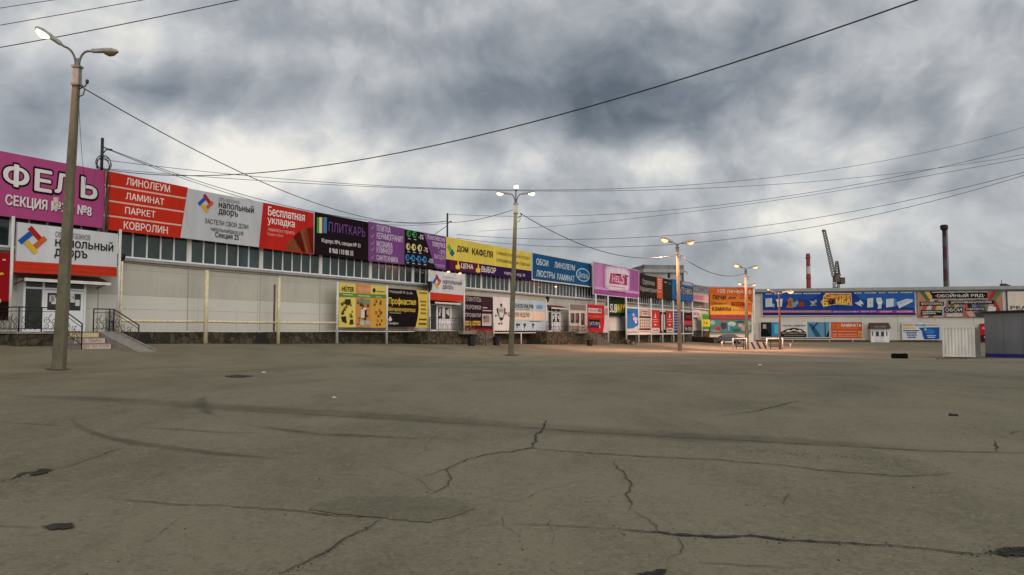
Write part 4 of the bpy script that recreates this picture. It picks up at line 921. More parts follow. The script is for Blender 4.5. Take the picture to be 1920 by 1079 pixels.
# ------------------------------------------------------------------ doorways and porches of the long hall
def spiral(cx, cz, r, t0, turns, y, sgn=1, n=14):
    return [(cx + sgn * r * (1 - .75 * k / n) * math.cos(t0 + turns * 6.283 * k / n), y, cz + r * (1 - .75 * k / n) * math.sin(t0 + turns * 6.283 * k / n)) for k in range(n + 1)]
def scroll_panel(mb, x0, x1, y, h):
    """wrought iron scrolls between two posts, local x/z"""
    w = x1 - x0; n = max(1, round(w / .75)); c = w / n
    for i in range(n):
        a = x0 + c * i
        for s_, cx in ((1, a + c * .28), (-1, a + c * .72)):
            mb.tube(spiral(cx, h * .55, c * .22, 1.57, 1.3, y, s_), .012, M['black'], 4); mb.tube(spiral(cx, h * .26, c * .17, -1.57, -1.2, y, s_), .012, M['black'], 4)
        mb.tube([(a + c * .5 + .10 * math.sin(k * .8), y, h * (.1 + .78 * k / 8)) for k in range(9)], .014, M['black'], 4)
def railing(pts, n0, label, z, h=.98, group='wrought iron stair railings'):
    """railing along (u, n, z) points; scrolls in each straight panel"""
    p0 = pts[0]; r0 = empty('iron_railing', HALL.pt(p0[0], p0[1], p0[2]), HALL.ang, label, 'railing', group)
    loc = [(u - p0[0], -(n - p0[1]), zz - p0[2]) for u, n, zz in pts]
    for a in loc: mb = MB(); mb.tube([(a[0], a[1], a[2] - .05), (a[0], a[1], a[2] + h)], .028, M['black'], 6); mb.build('baluster', r0)
    mb = MB(); mb.tube([(a[0], a[1], a[2] + h) for a in loc], .026, M['black'], 6); mb.tube([(a[0], a[1], a[2] + .12) for a in loc], .018, M['black'], 6); mb.tube([(a[0], a[1], a[2] + h * .84) for a in loc], .014, M['black'], 6); mb.build('handrail', r0)
    for a, b_ in zip(loc, loc[1:]):
        sc = MB(); A, B = Vector(a), Vector(b_); Ln = (B - A).length; tmp = MB(); scroll_panel(tmp, .05, Ln - .05, 0, h * .84)
        for f, sm_ in ((tmp.f, 1),):
            d = (B - A) / Ln
            vs = [A + d * x + Vector((0, 0, zz)) for x, y, zz in tmp.v]
            hd = Vector((-d.y, d.x, 0)); hd = hd.normalized() if hd.length > 0 else Vector((0, 1, 0))
            vs = [v + hd * t[1] for v, t in zip(vs, tmp.v)]
            sc.add(vs, tmp.f, M['black'], True)
        sc.build('scrollwork', r0)
    return r0
def doorway(px0, px1, ptop, n, zfloor, split=(.27, .62, 1.), label_door='door'):
    """glazed white doorway, a part of the hall: side light, then double door"""
    u0, u1 = HALL.u(px0, n), HALL.u(px1, n); y = -n; zt = HALL.z((px0 + px1) / 2, ptop, n)
    Wd = u1 - u0; H = zt - zfloor; d = MB(); x = [u0, u0 + Wd * .30, u0 + Wd * .64, u1]
    T_ = .09
    for k in range(4): d.box(x[k] - T_ / 2, x[k] + T_ / 2, y - .05, y + .05, zfloor, zt, M['pvc'])
    for a, b_ in zip(x, x[1:]):
        d.box(a + T_ / 2, b_ - T_ / 2, y - .045, y + .045, zt - .1, zt, M['pvc']); d.box(a + T_ / 2, b_ - T_ / 2, y - .044, y + .044, zfloor + H * .80, zfloor + H * .80 + .08, M['pvc'])
    d.box(x[0] + T_ / 2, x[1] - T_ / 2, y - .03, y + .03, zfloor, zfloor + .12, M['pvc'])
    dw = d.build('doorway', hall)
    for k, (a, b_) in enumerate(zip(x, x[1:])):
        if k == 0:
            g_ = MB(); g_.box(a + .06, b_ - .06, y - .01, y + .01, zfloor + .12, zt - .1, M['glassb']); g_.build('side_light', dw); continue
        a2, b2 = a + .06, b_ - .06; z1 = zfloor + H * .79
        q = MB(); q.box(a2, b2, y - .035, y + .035, zfloor + .02, zfloor + .95, M['pvc']); q.box(a2, a2 + .12, y - .036, y + .036, zfloor + .951, z1, M['pvc']); q.box(b2 - .12, b2, y - .036, y + .036, zfloor + .951, z1, M['pvc']); q.box(a2 + .12, b2 - .12, y - .035, y + .035, z1 - .12, z1, M['pvc'])
        q.box(a2 + .12, b2 - .12, y - .008, y + .008, zfloor + .951, z1 - .12, M['glassb'])
        for j in range(3):
            rr = random.Random(j * 7 + k + int(px0)); xx = rr.uniform(a2 + .16, b2 - .36); zz = zfloor + rr.uniform(1.15, 1.5)
            q.box(xx, xx + .2, y - .016, y - .009, zz, zz + .28, M['white'])
        q.build('door', dw)
        g_ = MB(); g_.box(a + .06, b_ - .06, y - .01, y + .01, zfloor + H * .80 + .08, zt - .1, M['glassb']); g_.build('transom', dw)
    q = MB(); q.box(u0, u1, .495, .4985, zfloor, zt, M['dark']); q.box(u0 - .04, u0 - .005, y, .49, zfloor, zt, M['pvc']); q.box(u1 + .005, u1 + .04, y, .49, zfloor, zt, M['pvc']); q.build('door_recess', dw)
    return u0, u1, zt
def canopy(u0, u1, n0, n1, z, label):
    r0 = empty('door_canopy', HALL.pt(u0, n0, z), HALL.ang, label, 'canopy', 'dark red door canopies'); Wd = u1 - u0; dp = n1 - n0
    mb = MB(); mb.hexa([(0, -dp, -.06), (Wd, -dp, -.06), (Wd, 0, .22), (0, 0, .22)], [(0, -dp, 0), (Wd, -dp, 0), (Wd, 0, .28), (0, 0, .28)], M['canopy']); mb.build('roof_sheet', r0)
    mb = MB()
    for x in (.1, Wd - .1): mb.bar((x, 0, -.25), (x, -dp + .1, -.08), .025, M['black'], 5)
    mb.box(0, Wd, -dp - .03, -dp - .001, -.13, -.0, M['white']); mb.build('bracket', r0)
def porch(uA, uB, n1, zt, label, cap=True):
    q = HALL.pt((uA + uB) / 2, n1, 0); zb = gz(q.x, q.y) - .4
    r0 = empty('porch', HALL.pt(uA, n1, zt), HALL.ang, label, 'porch', 'stone porches of the hall'); dp = n1 + .42
    mb = MB(); mb.box(0, uB - uA, 0, dp - .05, zb - zt, -.08, M['plinth']); mb.build('base', r0)
    mb = MB(); mb.box(-.06, uB - uA + .06, -.06, dp - .05, -.079, 0, M['step'] if n1 > 2.2 else M['oldstep']); mb.build('slab', r0); return r0
def steps(uA, uB, n1, zt, k, label, painted=None, run=.34):
    sm_ = M['step'] if painted else M['oldstep']
    q = HALL.pt((uA + uB) / 2, n1 + run * k, 0); zb = gz(q.x, q.y) - .02; h = (zt - zb) / (k + 0.0)
    r0 = empty('steps', HALL.pt(uA, n1, zb), HALL.ang, label, 'steps', 'steps up to the hall doors'); Wd = uB - uA
    for i in range(k):
        y0 = -(run * (k - i)); z1 = h * (i + 1) - (.005 if i == k - 1 else 0)
        mb = MB(); mb.box(0, Wd, y0, y0 + run - .002 if i < k - 1 else -.062, -.3, z1 - .04, M['rust'] if painted and i == 2 else sm_); mb.box(-.02, Wd + .02, y0 - .02, -.062, z1 - .039, z1, sm_)
        if painted and painted[i]:
            col, tx, tc = painted[i]; mb.box(.02, Wd - .02, y0 - .012, y0 - .0005, z1 - h + .01, z1 - .045, ink(col))
            if tx:
                vs, fs = text_mesh(tx, .02, 0); mb.add([(.12 + a * (Wd - .24), y0 - .016 - .001 * c_, z1 - h + .035 + b_ * (h - .10)) for a, b_, c_ in vs], fs, ink(tc))
        mb.build('tread', r0)
    return r0, zb
# near doorway
ZF = HALL.z(60, 622.5, 2.6)
ua, ub2, zt = doorway(43, 157, 524, -.05, ZF)
canopy(ua - .3, ub2 + .9, -.45, .5, HALL.z(100, 520, .5) - .1, 'dark red metal canopy over the near glazed doorway')
pA, pB = HALL.u(33, 2.6), HALL.u(220, 2.6)
porch(pA, pB, 2.6, ZF, 'wide stone porch with a ramp below the big shop sign')
sA, sB = HALL.u(117, 2.6), HALL.u(176, 2.6)
steps(sA, sB, 2.6, ZF, 3, 'steps with red lettering on white risers before the near doorway', [('D0C4BC', 'ДВЕРИ · ОКНА · ПОТОЛКИ', 'B83028'), ('CCC4C0', 'ПОЛЫ · ЛАМИНАТ', 'B83028'), ('C8B070', 'НАПОЛЬНЫЕ ПОКРЫТИЯ', 'E8E0D0')], .42)
zs_ = lambda u, n: gz(HALL.pt(u, n, 0).x, HALL.pt(u, n, 0).y)
railing([(pA + .1, .2, ZF), (pA + .1, 2.5, ZF), (HALL.u(78, 2.5), 2.5, ZF), (sA - .02, 2.5, ZF), (sA - .02, 4.0, zs_(sA, 4.) + .05)], 2.5, 'black scrolled iron railing along the near porch and down its steps', ZF)
railing([(sB + .05, 2.5, ZF), (pB - .3, 2.5, ZF), (pB - .1, 2.5, ZF), (pB + .0, 4.1, zs_(pB, 4.1) + .05)], 2.5, 'black scrolled iron railing beside the concrete ramp', ZF)
r0 = empty('ramp', HALL.pt(sB + .1, 2.66, zs_(sB, 4)), HALL.ang, 'plain concrete ramp beside the lettered steps', 'ramp')
wr = max(.9, pB - sB - .3); zz = ZF - r0.location.z; ln = 2.7; ze = zs_(sB, 2.66 + ln) - r0.location.z
mb = MB(); mb.hexa([(0, -ln, ze - .3), (wr, -ln, ze - .3), (wr, 0, -.3), (0, 0, -.3)], [(0, -ln, ze + .03), (wr, -ln, ze + .03), (wr, 0, zz - .01), (0, 0, zz - .01)], M['step']); mb.build('slope', r0)
mb = MB()
for x in (0, wr): mb.hexa([(x - .05, -ln, ze - .3), (x + .05, -ln, ze - .3), (x + .05, 0, -.3), (x - .05, 0, -.3)], [(x - .05, -ln, ze + .09), (x + .05, -ln, ze + .09), (x + .05, 0, zz + .06), (x - .05, 0, zz + .06)], M['step'])
mb.build('curb', r0)
u = HALL.u(197, 2.3); mb = MB(); Wp = HALL.u(221, 2.3) - u
mb.hexa([(0, 0, 0), (Wp, -.05, 0), (Wp, .0, 0), (0, .05, 0)], [(.15, .25, .92), (Wp + .22, .2, .95), (Wp + .22, .25, .95), (.15, .3, .92)], M['plate'])
mb.box(Wp * .55, Wp * .62, .02, .05, .2, .5, M['dark'])
tag(mb.build('plywood_sheet', None, HALL.pt(u, 2.38, ZF + .005), HALL.ang), 'weathered grey plywood sheet leaning on the railing above the ramp', 'sheet')
# dark cellar openings in the plinth
for px0, px1, lab in ((263, 283, 'dark cellar opening in the plinth beside the concrete ramp'), (480, 500, 'dark cellar opening in the plinth before the paired posts')):
    a, c = HALL.u(px0, -.37), HALL.u(px1, -.37); mb = MB(); mb.box(a, c, .372, .379, ZP - .75, ZP - .12, M['dark'])
    w_ = mb.build('cellar_vent', hall); w_['label'] = lab
# second doorway
ZF2 = HALL.z(830, 621, 1.8)
ua, ub2, zt = doorway(806, 845, 561, -.1, ZF2)
canopy(ua - .2, ub2 + .5, -.45, .5, HALL.z(828, 567, .5), 'dark red metal canopy over the second doorway')
q0, q1 = HALL.u(803, 1.8), HALL.u(872, 1.8); porch(q0, q1 + 1.6, 1.8, ZF2, 'stone porch below the smaller white and red shop sign')
railing([(q0 + .3, 1.7, ZF2), (HALL.u(822, 1.7), 1.7, ZF2), (HALL.u(853, 1.7), 1.7, ZF2), (q1 - .1, 1.7, ZF2)], 1.7, 'black scrolled iron railing along the second porch', ZF2)
s0, s1 = HALL.u(892, 1.8), HALL.u(916, 1.8)
steps(s0 - .8, s1, 1.8, ZF2 - .03, 4, 'plain concrete steps in front of the dark skirting poster', None, .3)
railing([(s0 - .9, 1.8, ZF2), (s0 - .8, 3.2, zs_(s0, 3.2) + .05)], 1.8, 'short black iron handrail at the steps before the skirting poster', ZF2, .95)
def bin_(px, py, label, col='1C1814', r=.3, h=.75):
    p = gp(px, py); r0 = empty('litter_bin', p, 0, label, 'bin', 'litter bins along the hall'); mb = MB(); mb.lathe([(r * .8, 0), (r * .85, .03), (r, h - .05), (r * 1.06, h - .04), (r * 1.06, h), (r * .9, h), (r * .8, h - .3)], mat('bin_metal', L(col), .6, .3, 5), 14); mb.build('body', r0)
    mb = MB(); mb.tube([(r * 1.08, 0, h * .7), (r * 1.2, 0, h * .85), (r * 1.08, 0, h)], .015, M['black'], 5); mb.tube([(-r * 1.08, 0, h * .7), (-r * 1.2, 0, h * .85), (-r * 1.08, 0, h)], .015, M['black'], 5); mb.build('handle', r0)
bin_(884, 649, 'dark litter bin at the foot of the steps before the skirting poster')
bin_(931, 648, 'dark litter bin under the pale blue poster', h=.7)
bin_(1106, 649, 'dark litter bin at the steps below the red poster', h=.6)
def flower_heap(u, n, z, label, seed, cols, w=1.4):
    rr = random.Random(seed); r0 = empty('flower_box', HALL.pt(u, n, z), HALL.ang, label, 'flower box'); mb = MB(); mb.hexa([(0, -.22, 0), (w, -.22, 0), (w, .2, 0), (0, .2, 0)], [(-.05, -.28, .28), (w + .05, -.28, .28), (w + .05, .26, .28), (-.05, .26, .28)], M['step']); mb.build('trough', r0)
    mb = MB()
    for i in range(260):
        c = Vector((rr.uniform(0, w), rr.uniform(-.25, .22), .28 + rr.random() ** 1.5 * .42)); d = Vector((rr.gauss(0, 1), rr.gauss(0, 1), rr.gauss(0, 1))).normalized(); e = d.cross(Vector((.3, .5, .8))).normalized(); s_ = rr.uniform(.03, .07); mm = ink(rr.choice(cols))
        mb.face([c - d * s_, c + e * s_ * .6, c + d * s_, c - e * s_ * .6], mm)
    mb.build('blossoms', r0)
flower_heap(HALL.u(866, 2.2), 2.1, ZF2 - .25, 'trough of pale pink flowers on the second porch edge', 3, ['C89A88', 'A86A58', 'D8B8A0', '5A5A34', '3A4424'], 1.9)
# third doorway
ZF3 = HALL.z(1050, 622, 1.8)
ua, ub2, zt = doorway(1027, 1050, 577, -.1, ZF3)
canopy(ua - .2, ub2 + .9, -.45, .4, HALL.z(1040, 577, .4), 'dark red metal canopy over the third doorway')
q0, q1 = HALL.u(1026, 1.8), HALL.u(1092, 1.8); porch(q0, q1, 1.8, ZF3, 'long mossy stone porch between the pale blue and red posters')
railing([(q0 + .1, 1.7, ZF3), (HALL.u(1038, 1.7), 1.7, ZF3), (HALL.u(1058, 1.7), 1.7, ZF3), (HALL.u(1084, 1.7), 1.7, ZF3)], 1.7, 'black scrolled iron railing along the third porch', ZF3)
steps(q1 + .05, q1 + 3.6, 1.75, ZF3 - .03, 5, 'brown concrete steps below the red poster', None, .34)
railing([(q1 + .0, 1.75, ZF3), (q1 + .2, 3.3, zs_(q1, 3.3) + .05)], 1.75, 'short black iron handrail at the steps below the red poster', ZF3, .95)
flower_heap(HALL.u(1083, 2.1), 2.0, ZF3 - .2, 'trough of brown dried flowers on the third porch edge', 5, ['8A6A4A', 'A8886A', 'B89A80', '4A4A2C'], 2.4)
def heap(px, py, w, h, label, seed, cols):
    rr = random.Random(seed); p = gp(px, py); mb = MB()
    for i in range(34):
        x = rr.gauss(0, w * .3); r = rr.uniform(.1, .26) * h / .7; z = max(0, h * (1 - (x / w) ** 2 * 2.5)) * rr.random() * .8; y = rr.uniform(-.4, .4); m = M['plinth'] if rr.random() < .6 else ink(rr.choice(cols))
        a = rr.uniform(0, 3); c, s_ = math.cos(a), math.sin(a)
        q = [(x + r * (c * i_ - s_ * j) * rr.uniform(.8, 1.2), y + r * (s_ * i_ + c * j) * rr.uniform(.8, 1.2), z) for i_, j in ((-1, -1), (1, -1), (1, 1), (-1, 1))]
        mb.hexa([(X, Y, z - .12) for X, Y, _ in q], [(X * .9 + x * .1, Y * .9 + y * .1, z + r * .9) for X, Y, _ in q], m)
    tag(mb.build('stone_heap', None, p), label, 'stones')
heap(1175, 646, 1.6, .5, 'low heap of broken stone below the green sandwich shop sign', 5, ['6A5A44', '8A8070'])
mb = MB(); a = HALL.pt(HALL.u(1300, .9), .9, 0); b_ = at(1342, 640, 112)
d = (Vector((b_.x, b_.y, 0)) - a); ln = d.length; z0 = gz(a.x, a.y)
rr = random.Random(2); n = 14
for i in range(n):
    x0, x1 = ln * i / n, ln * (i + 1) / n - .01; h = .75 + rr.uniform(-.06, .06); mb.hexa([(x0, -.35, -.3), (x1, -.35, -.3), (x1, .35, -.3), (x0, .35, -.3)], [(x0, -.25, h), (x1, -.25, h + rr.uniform(-.04, .04)), (x1, .25, h), (x0, .25, h)], M['plinth'])
tag(mb.build('stone_wall', None, (a.x, a.y, z0), math.atan2(d.y, d.x)), 'low mossy stone wall between the green poster and the parked car', 'wall')
# little lamps over the second shop sign and above windows
def spot_lamp(px, py, label, n=.75):
    u, z = HALL.hit(px, py, n); r0 = empty('spot_lamp', HALL.pt(u, n, z), HALL.ang, label, 'lamp', 'small spot lamps over the shop signs')
    mb = MB(); mb.tube([(0, .35, -.12), (0, .1, .06), (0, 0, .04)], .02, M['black'], 5); mb.build('arm', r0)
    mb = MB(); mb.lathe([(.05, .08), (.09, .04), (.13, -.02)], M['bracket'], 10); mb.build('shade', r0)
    mb = MB(); mb.lathe([(.01, -.10), (.08, -.085), (.115, -.03), (.11, -.021)], mat('warm_lamp', (.8, .5, .3), .4, .02, 1, emit=(1., .52, .22), estr=5), 10); mb.build('lamp_bulb', r0)
spot_lamp(841, 509, 'small glowing lamp over the white part of the second shop sign')
spot_lamp(862.5, 512, 'small glowing lamp over the far end of the second shop sign')
spot_lamp(1042, 537, 'small glowing lamp under the deep blue sign board', .4)

# ------------------------------------------------------------------ annex with the orange board, hall across the end
annex = empty('annex', ANNEX.pt(0, 0, 0), ANNEX.ang, 'small pale annex in the corner behind the orange stove board', 'building')
aw = ANNEX.u(1413, 0); za = ANNEX.z(1370, 541, 0); zg = EYE - 2.1
mb = MB(); mb.box(-.6, aw, .1, 8, zg - .5, za, M['backwall']); mb.build('wall', annex)
mb = MB(); mb.box(-.8, aw + .2, -.1, 8.2, za + .002, za + .25, M['sheet']); mb.build('roof', annex)
b = Board('sign_board', 'orange stove board with dark words facing the lot in the far corner', 'sign', None, ANNEX, .3, 1331, 540, 590, 1411, 540, 590, 'D4662C', layer=.02)
b.zoom(1320, 530, 7.706)
b.pz([(90, 170), (700, 215), (700, 300), (90, 330)], 'D87C34', 1); b.pz([(90, 270), (420, 330), (700, 440), (700, 465), (90, 465)], 'DEA040', 1); b.pz([(470, 70), (705, 70), (705, 290), (560, 200)], 'CC5228', 1)
b.tz('100 печей.рф', 204, 690, 95, 172, 'F0DCCC', 3, .0); b.tz('печи', 130, 318, 182, 250, '5A2418', 3, .03); b.tz('двери', 355, 465, 206, 244, '8A3418', 3, .02); b.tz('дымоходы', 515, 680, 212, 238, 'A84820', 3, .0)
b.tz('баки', 640, 690, 300, 318, 'A84820', 3, .0); b.tz('дымники', 150, 330, 292, 318, '9A5A1C', 3, .0); b.tz('котлы', 400, 612, 282, 345, '5A2418', 3, .03); b.tz('камины', 118, 386, 355, 412, '5A2418', 3, .03); b.tz('топки', 405, 600, 390, 410, '9A6A20', 3, .0)
b.done()
b = Board('sign_board', 'dark red strip sign under the orange stove board', 'sign', None, ANNEX, .3, 1331, 590.6, 599, 1409, 590.6, 599, '8E2A30', layer=.02)
b.zoom(1320, 530, 7.706); b.tz('МАГАЗИН ПЛАСТИКА', 105, 600, 464, 496, 'C87880', 2, .01); b.rz(90, 680, 508, 520, 'B85A64', 1); b.done()
b = Board('poster', 'teal mural poster with pink, white and blue shapes behind the parked car', 'poster', None, ANNEX, .3, 1331, 599.6, 623.5, 1409, 599.6, 623.5, '4A7A72', layer=.02)
b.zoom(1320, 530, 7.706)
for x, y, rx, ry, c in ((120, 580, 40, 34, '8AB0A0'), (200, 665, 36, 34, 'A02E48'), (285, 620, 44, 60, '3E3A5E'), (400, 600, 60, 36, 'A8BCB4'), (385, 655, 46, 44, '2F7A94'), (525, 620, 34, 30, 'C090A0'), (600, 660, 70, 50, '8C9A86'), (160, 700, 70, 20, '7C8A7A'), (470, 690, 60, 22, '2F5A4C'), (640, 590, 40, 36, '94A89A'), (520, 570, 60, 16, '2E5048')): b.dz(x, y, rx, ry, c, 1 + (rx < 42), 11)
b.rz(345, 365, 600, 700, '6AB0BC', 3); b.rz(255, 312, 560, 580, 'B84A5A', 3)
b.done()

back = empty('back_hall', BACK.pt(0, 0, 0), BACK.ang, 'long plain pale hall with a flat grey roof edge across the far end', 'building')
zb_ = (BACK.z(1425, 549, 0) + BACK.z(1900, 546, 0)) / 2; zr = (BACK.z(1425, 541.5, 0) + BACK.z(1920, 537, 0)) / 2; x0, x1 = BACK.u(1414, 0), BACK.u(1414, 0) + 95
mb = MB(); mb.box(x0, x1, .02, 30, zg - .5, zb_, M['backwall'])
xx = x0 + 6
while xx < x1: mb.box(xx - .03, xx + .03, .008, .0195, zg + .5, zb_ - .02, M['oldwall']); xx += 6
mb.build('wall', back)
mb = MB(); mb.box(x0, x1, -.06, .019, zg - .5, zg + .35, M['rust']); mb.build('plinth', back)
mb = MB(); mb.box(x0 - .3, x1, -.25, 30.3, zb_ + .002, zr, M['sheet']); mb.box(x0 - .3, x1, -.3, -.2505, zb_ - .05, zb_ + .22, M['dsheet']); mb.build('roof', back)
mb = MB(); mb.tube([(0, 0, -.4), (0, 0, BACK.z(1413, 543, .8) - zg)], .27, M['white'], 8)
for z in (1.5, 3.5, 5.5): mb.box(-.33, .33, -.3, .3, z, z + .1, M['white'])
p = BACK.pt(BACK.u(1413.5, .8), .8, zg); tag(mb.build('flag_pole', None, p), 'thick white steel post at the corner beside the orange stove board', 'post')
mb = MB(); p = BACK.pt(BACK.u(1889, -1), -1, zr); mb.box(-.9, -.1, -.3, .3, 0, .45, M['black']); mb.hexa([(-.1, -.3, 0), (.9, -.3, 0), (.9, .3, 0), (-.1, .3, 0)], [(-.1, -.3, .4), (.5, -.3, .15), (.5, .3, .15), (-.1, .3, .4)], M['black']); mb.tube([(-.7, 0, .4), (-.7, 0, 1.1)], .05, M['black'], 6)
tag(mb.build('roof_fan', None, p, BACK.ang), 'black ventilation unit on the roof of the far hall', 'ventilator')

FB = 'signs on the hall across the end'
b = Board('sign_board', 'wide blue plumbing sign board with white appliances and yellow lettered emblem', 'sign', FB, BACK, .2, 1430, 546.5, 591.5, 1716.3, 544.5, 591.5, '1E3F86', layer=.025, frame=M['white'], fw=.1)
b.zoom(1400, 520, 5.647)
b.pz([(170, 155), (800, 150), (700, 230), (400, 260), (170, 230)], '26509A', 1); b.pz([(1120, 150), (1790, 140), (1790, 330), (1500, 300), (1200, 230)], '2A5CA4', 1); b.pz([(172, 350), (900, 352), (900, 378), (172, 376)], 'B06A86', 2); b.pz([(900, 352), (1770, 348), (1770, 380), (900, 378)], '8A3E92', 2); b.pz([(170, 380), (1790, 382), (1790, 402), (170, 404)], '1E2A68', 2)
for x0_, x1_ in ((205, 272), (292, 372), (470, 582), (600, 782), (1140, 1218), (1250, 1374), (1402, 1470), (1500, 1600), (1630, 1762)):
    b.dashes((b.P(b.zc(x0_, 0)[0], 570)[0]) / b.W, (b.P(b.zc(x1_, 0)[0], 570)[0]) / b.W, .875, .045, 'B8C4D8', 40, 3, int(x0_))
b.tz('РАСПРОДАЖА КЕРАМИЧЕСКОЙ ПЛИТКИ', 190, 880, 357, 372, 'E0C0B8', 3, .01); b.tz('ШИРОКИЙ АССОРТИМЕНТ', 920, 1190, 356, 374, 'E4D0E4', 3, .01); b.tz('НИЗКИЕ ЦЕНЫ', 1210, 1370, 356, 374, 'E4D0E4', 3, .01); b.rz(1395, 1548, 354, 378, 'C04A90', 3); b.rz(1578, 1765, 352, 378, 'C04A90', 3); b.tz('СКИДКИ', 1410, 1535, 358, 374, 'E8D8E4', 4, .01); b.tz('РАССРОЧКА', 1590, 1755, 357, 374, 'E8D8E4', 4, .01)
def pale(pts, c='CCD2D6', ly=3): b.pz(pts, c, ly)
pale([(198, 228), (268, 222), (270, 312), (200, 318)]); pale([(210, 236), (258, 232), (258, 300), (212, 306)], 'B8C4CC', 4); b.dz(282, 300, 14, 22, '8AA8C4', 3)
pale([(305, 235), (380, 228), (378, 262), (372, 312), (325, 318), (322, 270)]); b.dz(345, 250, 26, 14, 'E0E4E6', 4)
pale([(430, 240), (465, 215), (492, 235), (486, 280), (492, 325), (415, 325), (440, 285)], 'B8783E'); pale([(445, 250), (470, 240), (474, 310), (450, 312)], '9A5A2C', 4); b.dz(505, 290, 26, 28, '6A9ACA', 2)
pale([(540, 255), (600, 262), (612, 312), (545, 314)], '9A3A38'); pale([(545, 240), (580, 232), (590, 258), (550, 262)], '3A4A3A', 4); b.dz(530, 270, 16, 22, '7AA8C8', 3)
pale([(660, 245), (700, 262), (735, 232), (745, 262), (715, 285), (745, 305), (700, 300), (668, 315), (685, 280)], '9A968A'); pale([(690, 250), (712, 268), (700, 290)], 'C8C4B8', 4)
pale([(1142, 272), (1185, 262), (1200, 240), (1225, 262), (1240, 290), (1205, 285), (1222, 312), (1185, 300)], 'C4CCD0')
pale([(1276, 226), (1338, 220), (1338, 318), (1276, 322)]); pale([(1302, 260), (1312, 260), (1312, 278), (1302, 278)], 'B06A60', 4)
pale([(1370, 222), (1420, 215), (1440, 262), (1425, 300), (1425, 332), (1385, 335), (1392, 298), (1376, 270)]); pale([(1376, 266), (1440, 262), (1428, 282), (1392, 286)], 'E8EAEA', 4)
pale([(1476, 232), (1556, 226), (1556, 312), (1476, 322)]); b.dz(1570, 270, 20, 44, '4A86B8', 2)
pale([(1588, 268), (1690, 230), (1758, 236), (1756, 260), (1612, 332)]); pale([(1604, 270), (1692, 238), (1742, 242), (1630, 290)], 'B4BEC6', 4)
# lettered emblem: cream outline, red brown letters, small dark ball for one O
b.pz([(812, 200), (838, 168), (1105, 170), (1110, 225), (1116, 300), (965, 292), (900, 296), (812, 318), (782, 262), (806, 236)], 'D8C8B0', 4); b.pz([(820, 204), (842, 176), (1098, 178), (1102, 228), (1108, 292), (965, 284), (900, 288), (818, 310), (792, 264), (812, 240)], 'B06038', 5)
b.tz('Сантех', 832, 1098, 178, 222, 'E4BC60', 6, .04); b.tz('Б', 806, 862, 236, 306, 'E6CC52', 6, .05); b.tz('МБА', 946, 1108, 226, 288, 'E6CC52', 6, .05); b.dz(900, 262, 34, 30, '26222E', 6, 16); b.pz([(915, 240), (930, 224), (938, 230), (924, 246)], '26222E', 6); b.dz(890, 254, 8, 7, '7A7488', 7, 8)
b.done()

b = Board('sign_board', 'wallpaper sign board with coloured rolls and white words on black bars', 'sign', FB, BACK, .2, 1721, 544.5, 595, 1881.5, 543.5, 594.5, 'B0846A', layer=.025)
b.zoom(1680, 520, 6.346)
cols = ['4A6E44', 'D0A860', '3A2420', 'B45248', 'C8A088', '8A6E78', 'A8B0B0', '70788C', 'C4BCA8', '6A8A98', 'B89A8A', 'A87078', '5A4E78', '8A5A5A', 'B45E50', '9A3A38', '5A7A4A']
n = len(cols)
for i, c in enumerate(cols):
    a0, a1 = 262 + 1018 * i / n, 262 + 1018 * (i + 1) / n; m0, m1 = 772 + (a0 - 772) * .62, 772 + (a1 - 772) * .62
    b.pz([(a0, 150), (a1, 150), (m1 + (a1 - m1) * .5, 275), (m0 + (a0 - m0) * .5, 275)], c, 1); b.pz([(m0 + (a0 - m0) * .5, 275), (m1 + (a1 - m1) * .5, 275), (a1, 478), (a0, 478)], cols[(i * 5 + 3) % n], 1)
for x0_, x1_, y0_, y1_, t in ((440, 1096, 180, 260, '·ОБОЙНЫЙ РЯД·'), (288, 575, 292, 340, 'ФОТОПАННО'), (630, 1172, 280, 322, 'ДЕКОРАТИВНАЯ ШТУКАТУРКА'), (575, 796, 360, 420, 'ОБОИ'), (828, 1060, 362, 398, 'КОМПЛЕКТЫ'), (300, 550, 390, 458, 'ЭЛЕМЕНТЫ\nДЕКОРА')):
    b.rz(x0_, x1_, y0_, y1_, '201A18', 3); k = (x1_ - x0_) * .05; b.tz(t, x0_ + k, x1_ - k, y0_ + (y1_ - y0_) * .18, y1_ - (y1_ - y0_) * .18, 'D4CEC4', 4, .03)
b.rz(436, 1100, 258, 264, 'D8D2C8', 4); b.rz(436, 1100, 176, 182, 'D8D2C8', 4)
b.rz(600, 790, 432, 470, 'C8B8AC', 3); b.pz([(1100, 340), (1190, 360), (1180, 420), (1085, 410)], 'D0CCC8', 3); b.rz(940, 1060, 420, 470, '4A4444', 3); b.pz([(830, 410), (900, 400), (950, 470), (870, 475)], 'C89A84', 3)
b.done()
b = Board('sign_board', 'cream sign board with blue border and large dark letters above the grey kiosk', 'sign', FB, BACK, .2, 1889, 544.5, 600, 1990, 543, 600, '24306E', layer=.025)
b.zoom(1680, 520, 6.346); b.rz(1336, 1950, 168, 500, 'D8CDBA', 1); b.tz('РЕАЛ', 1366, 1640, 342, 382, '1E1A22', 2, .05); b.done()

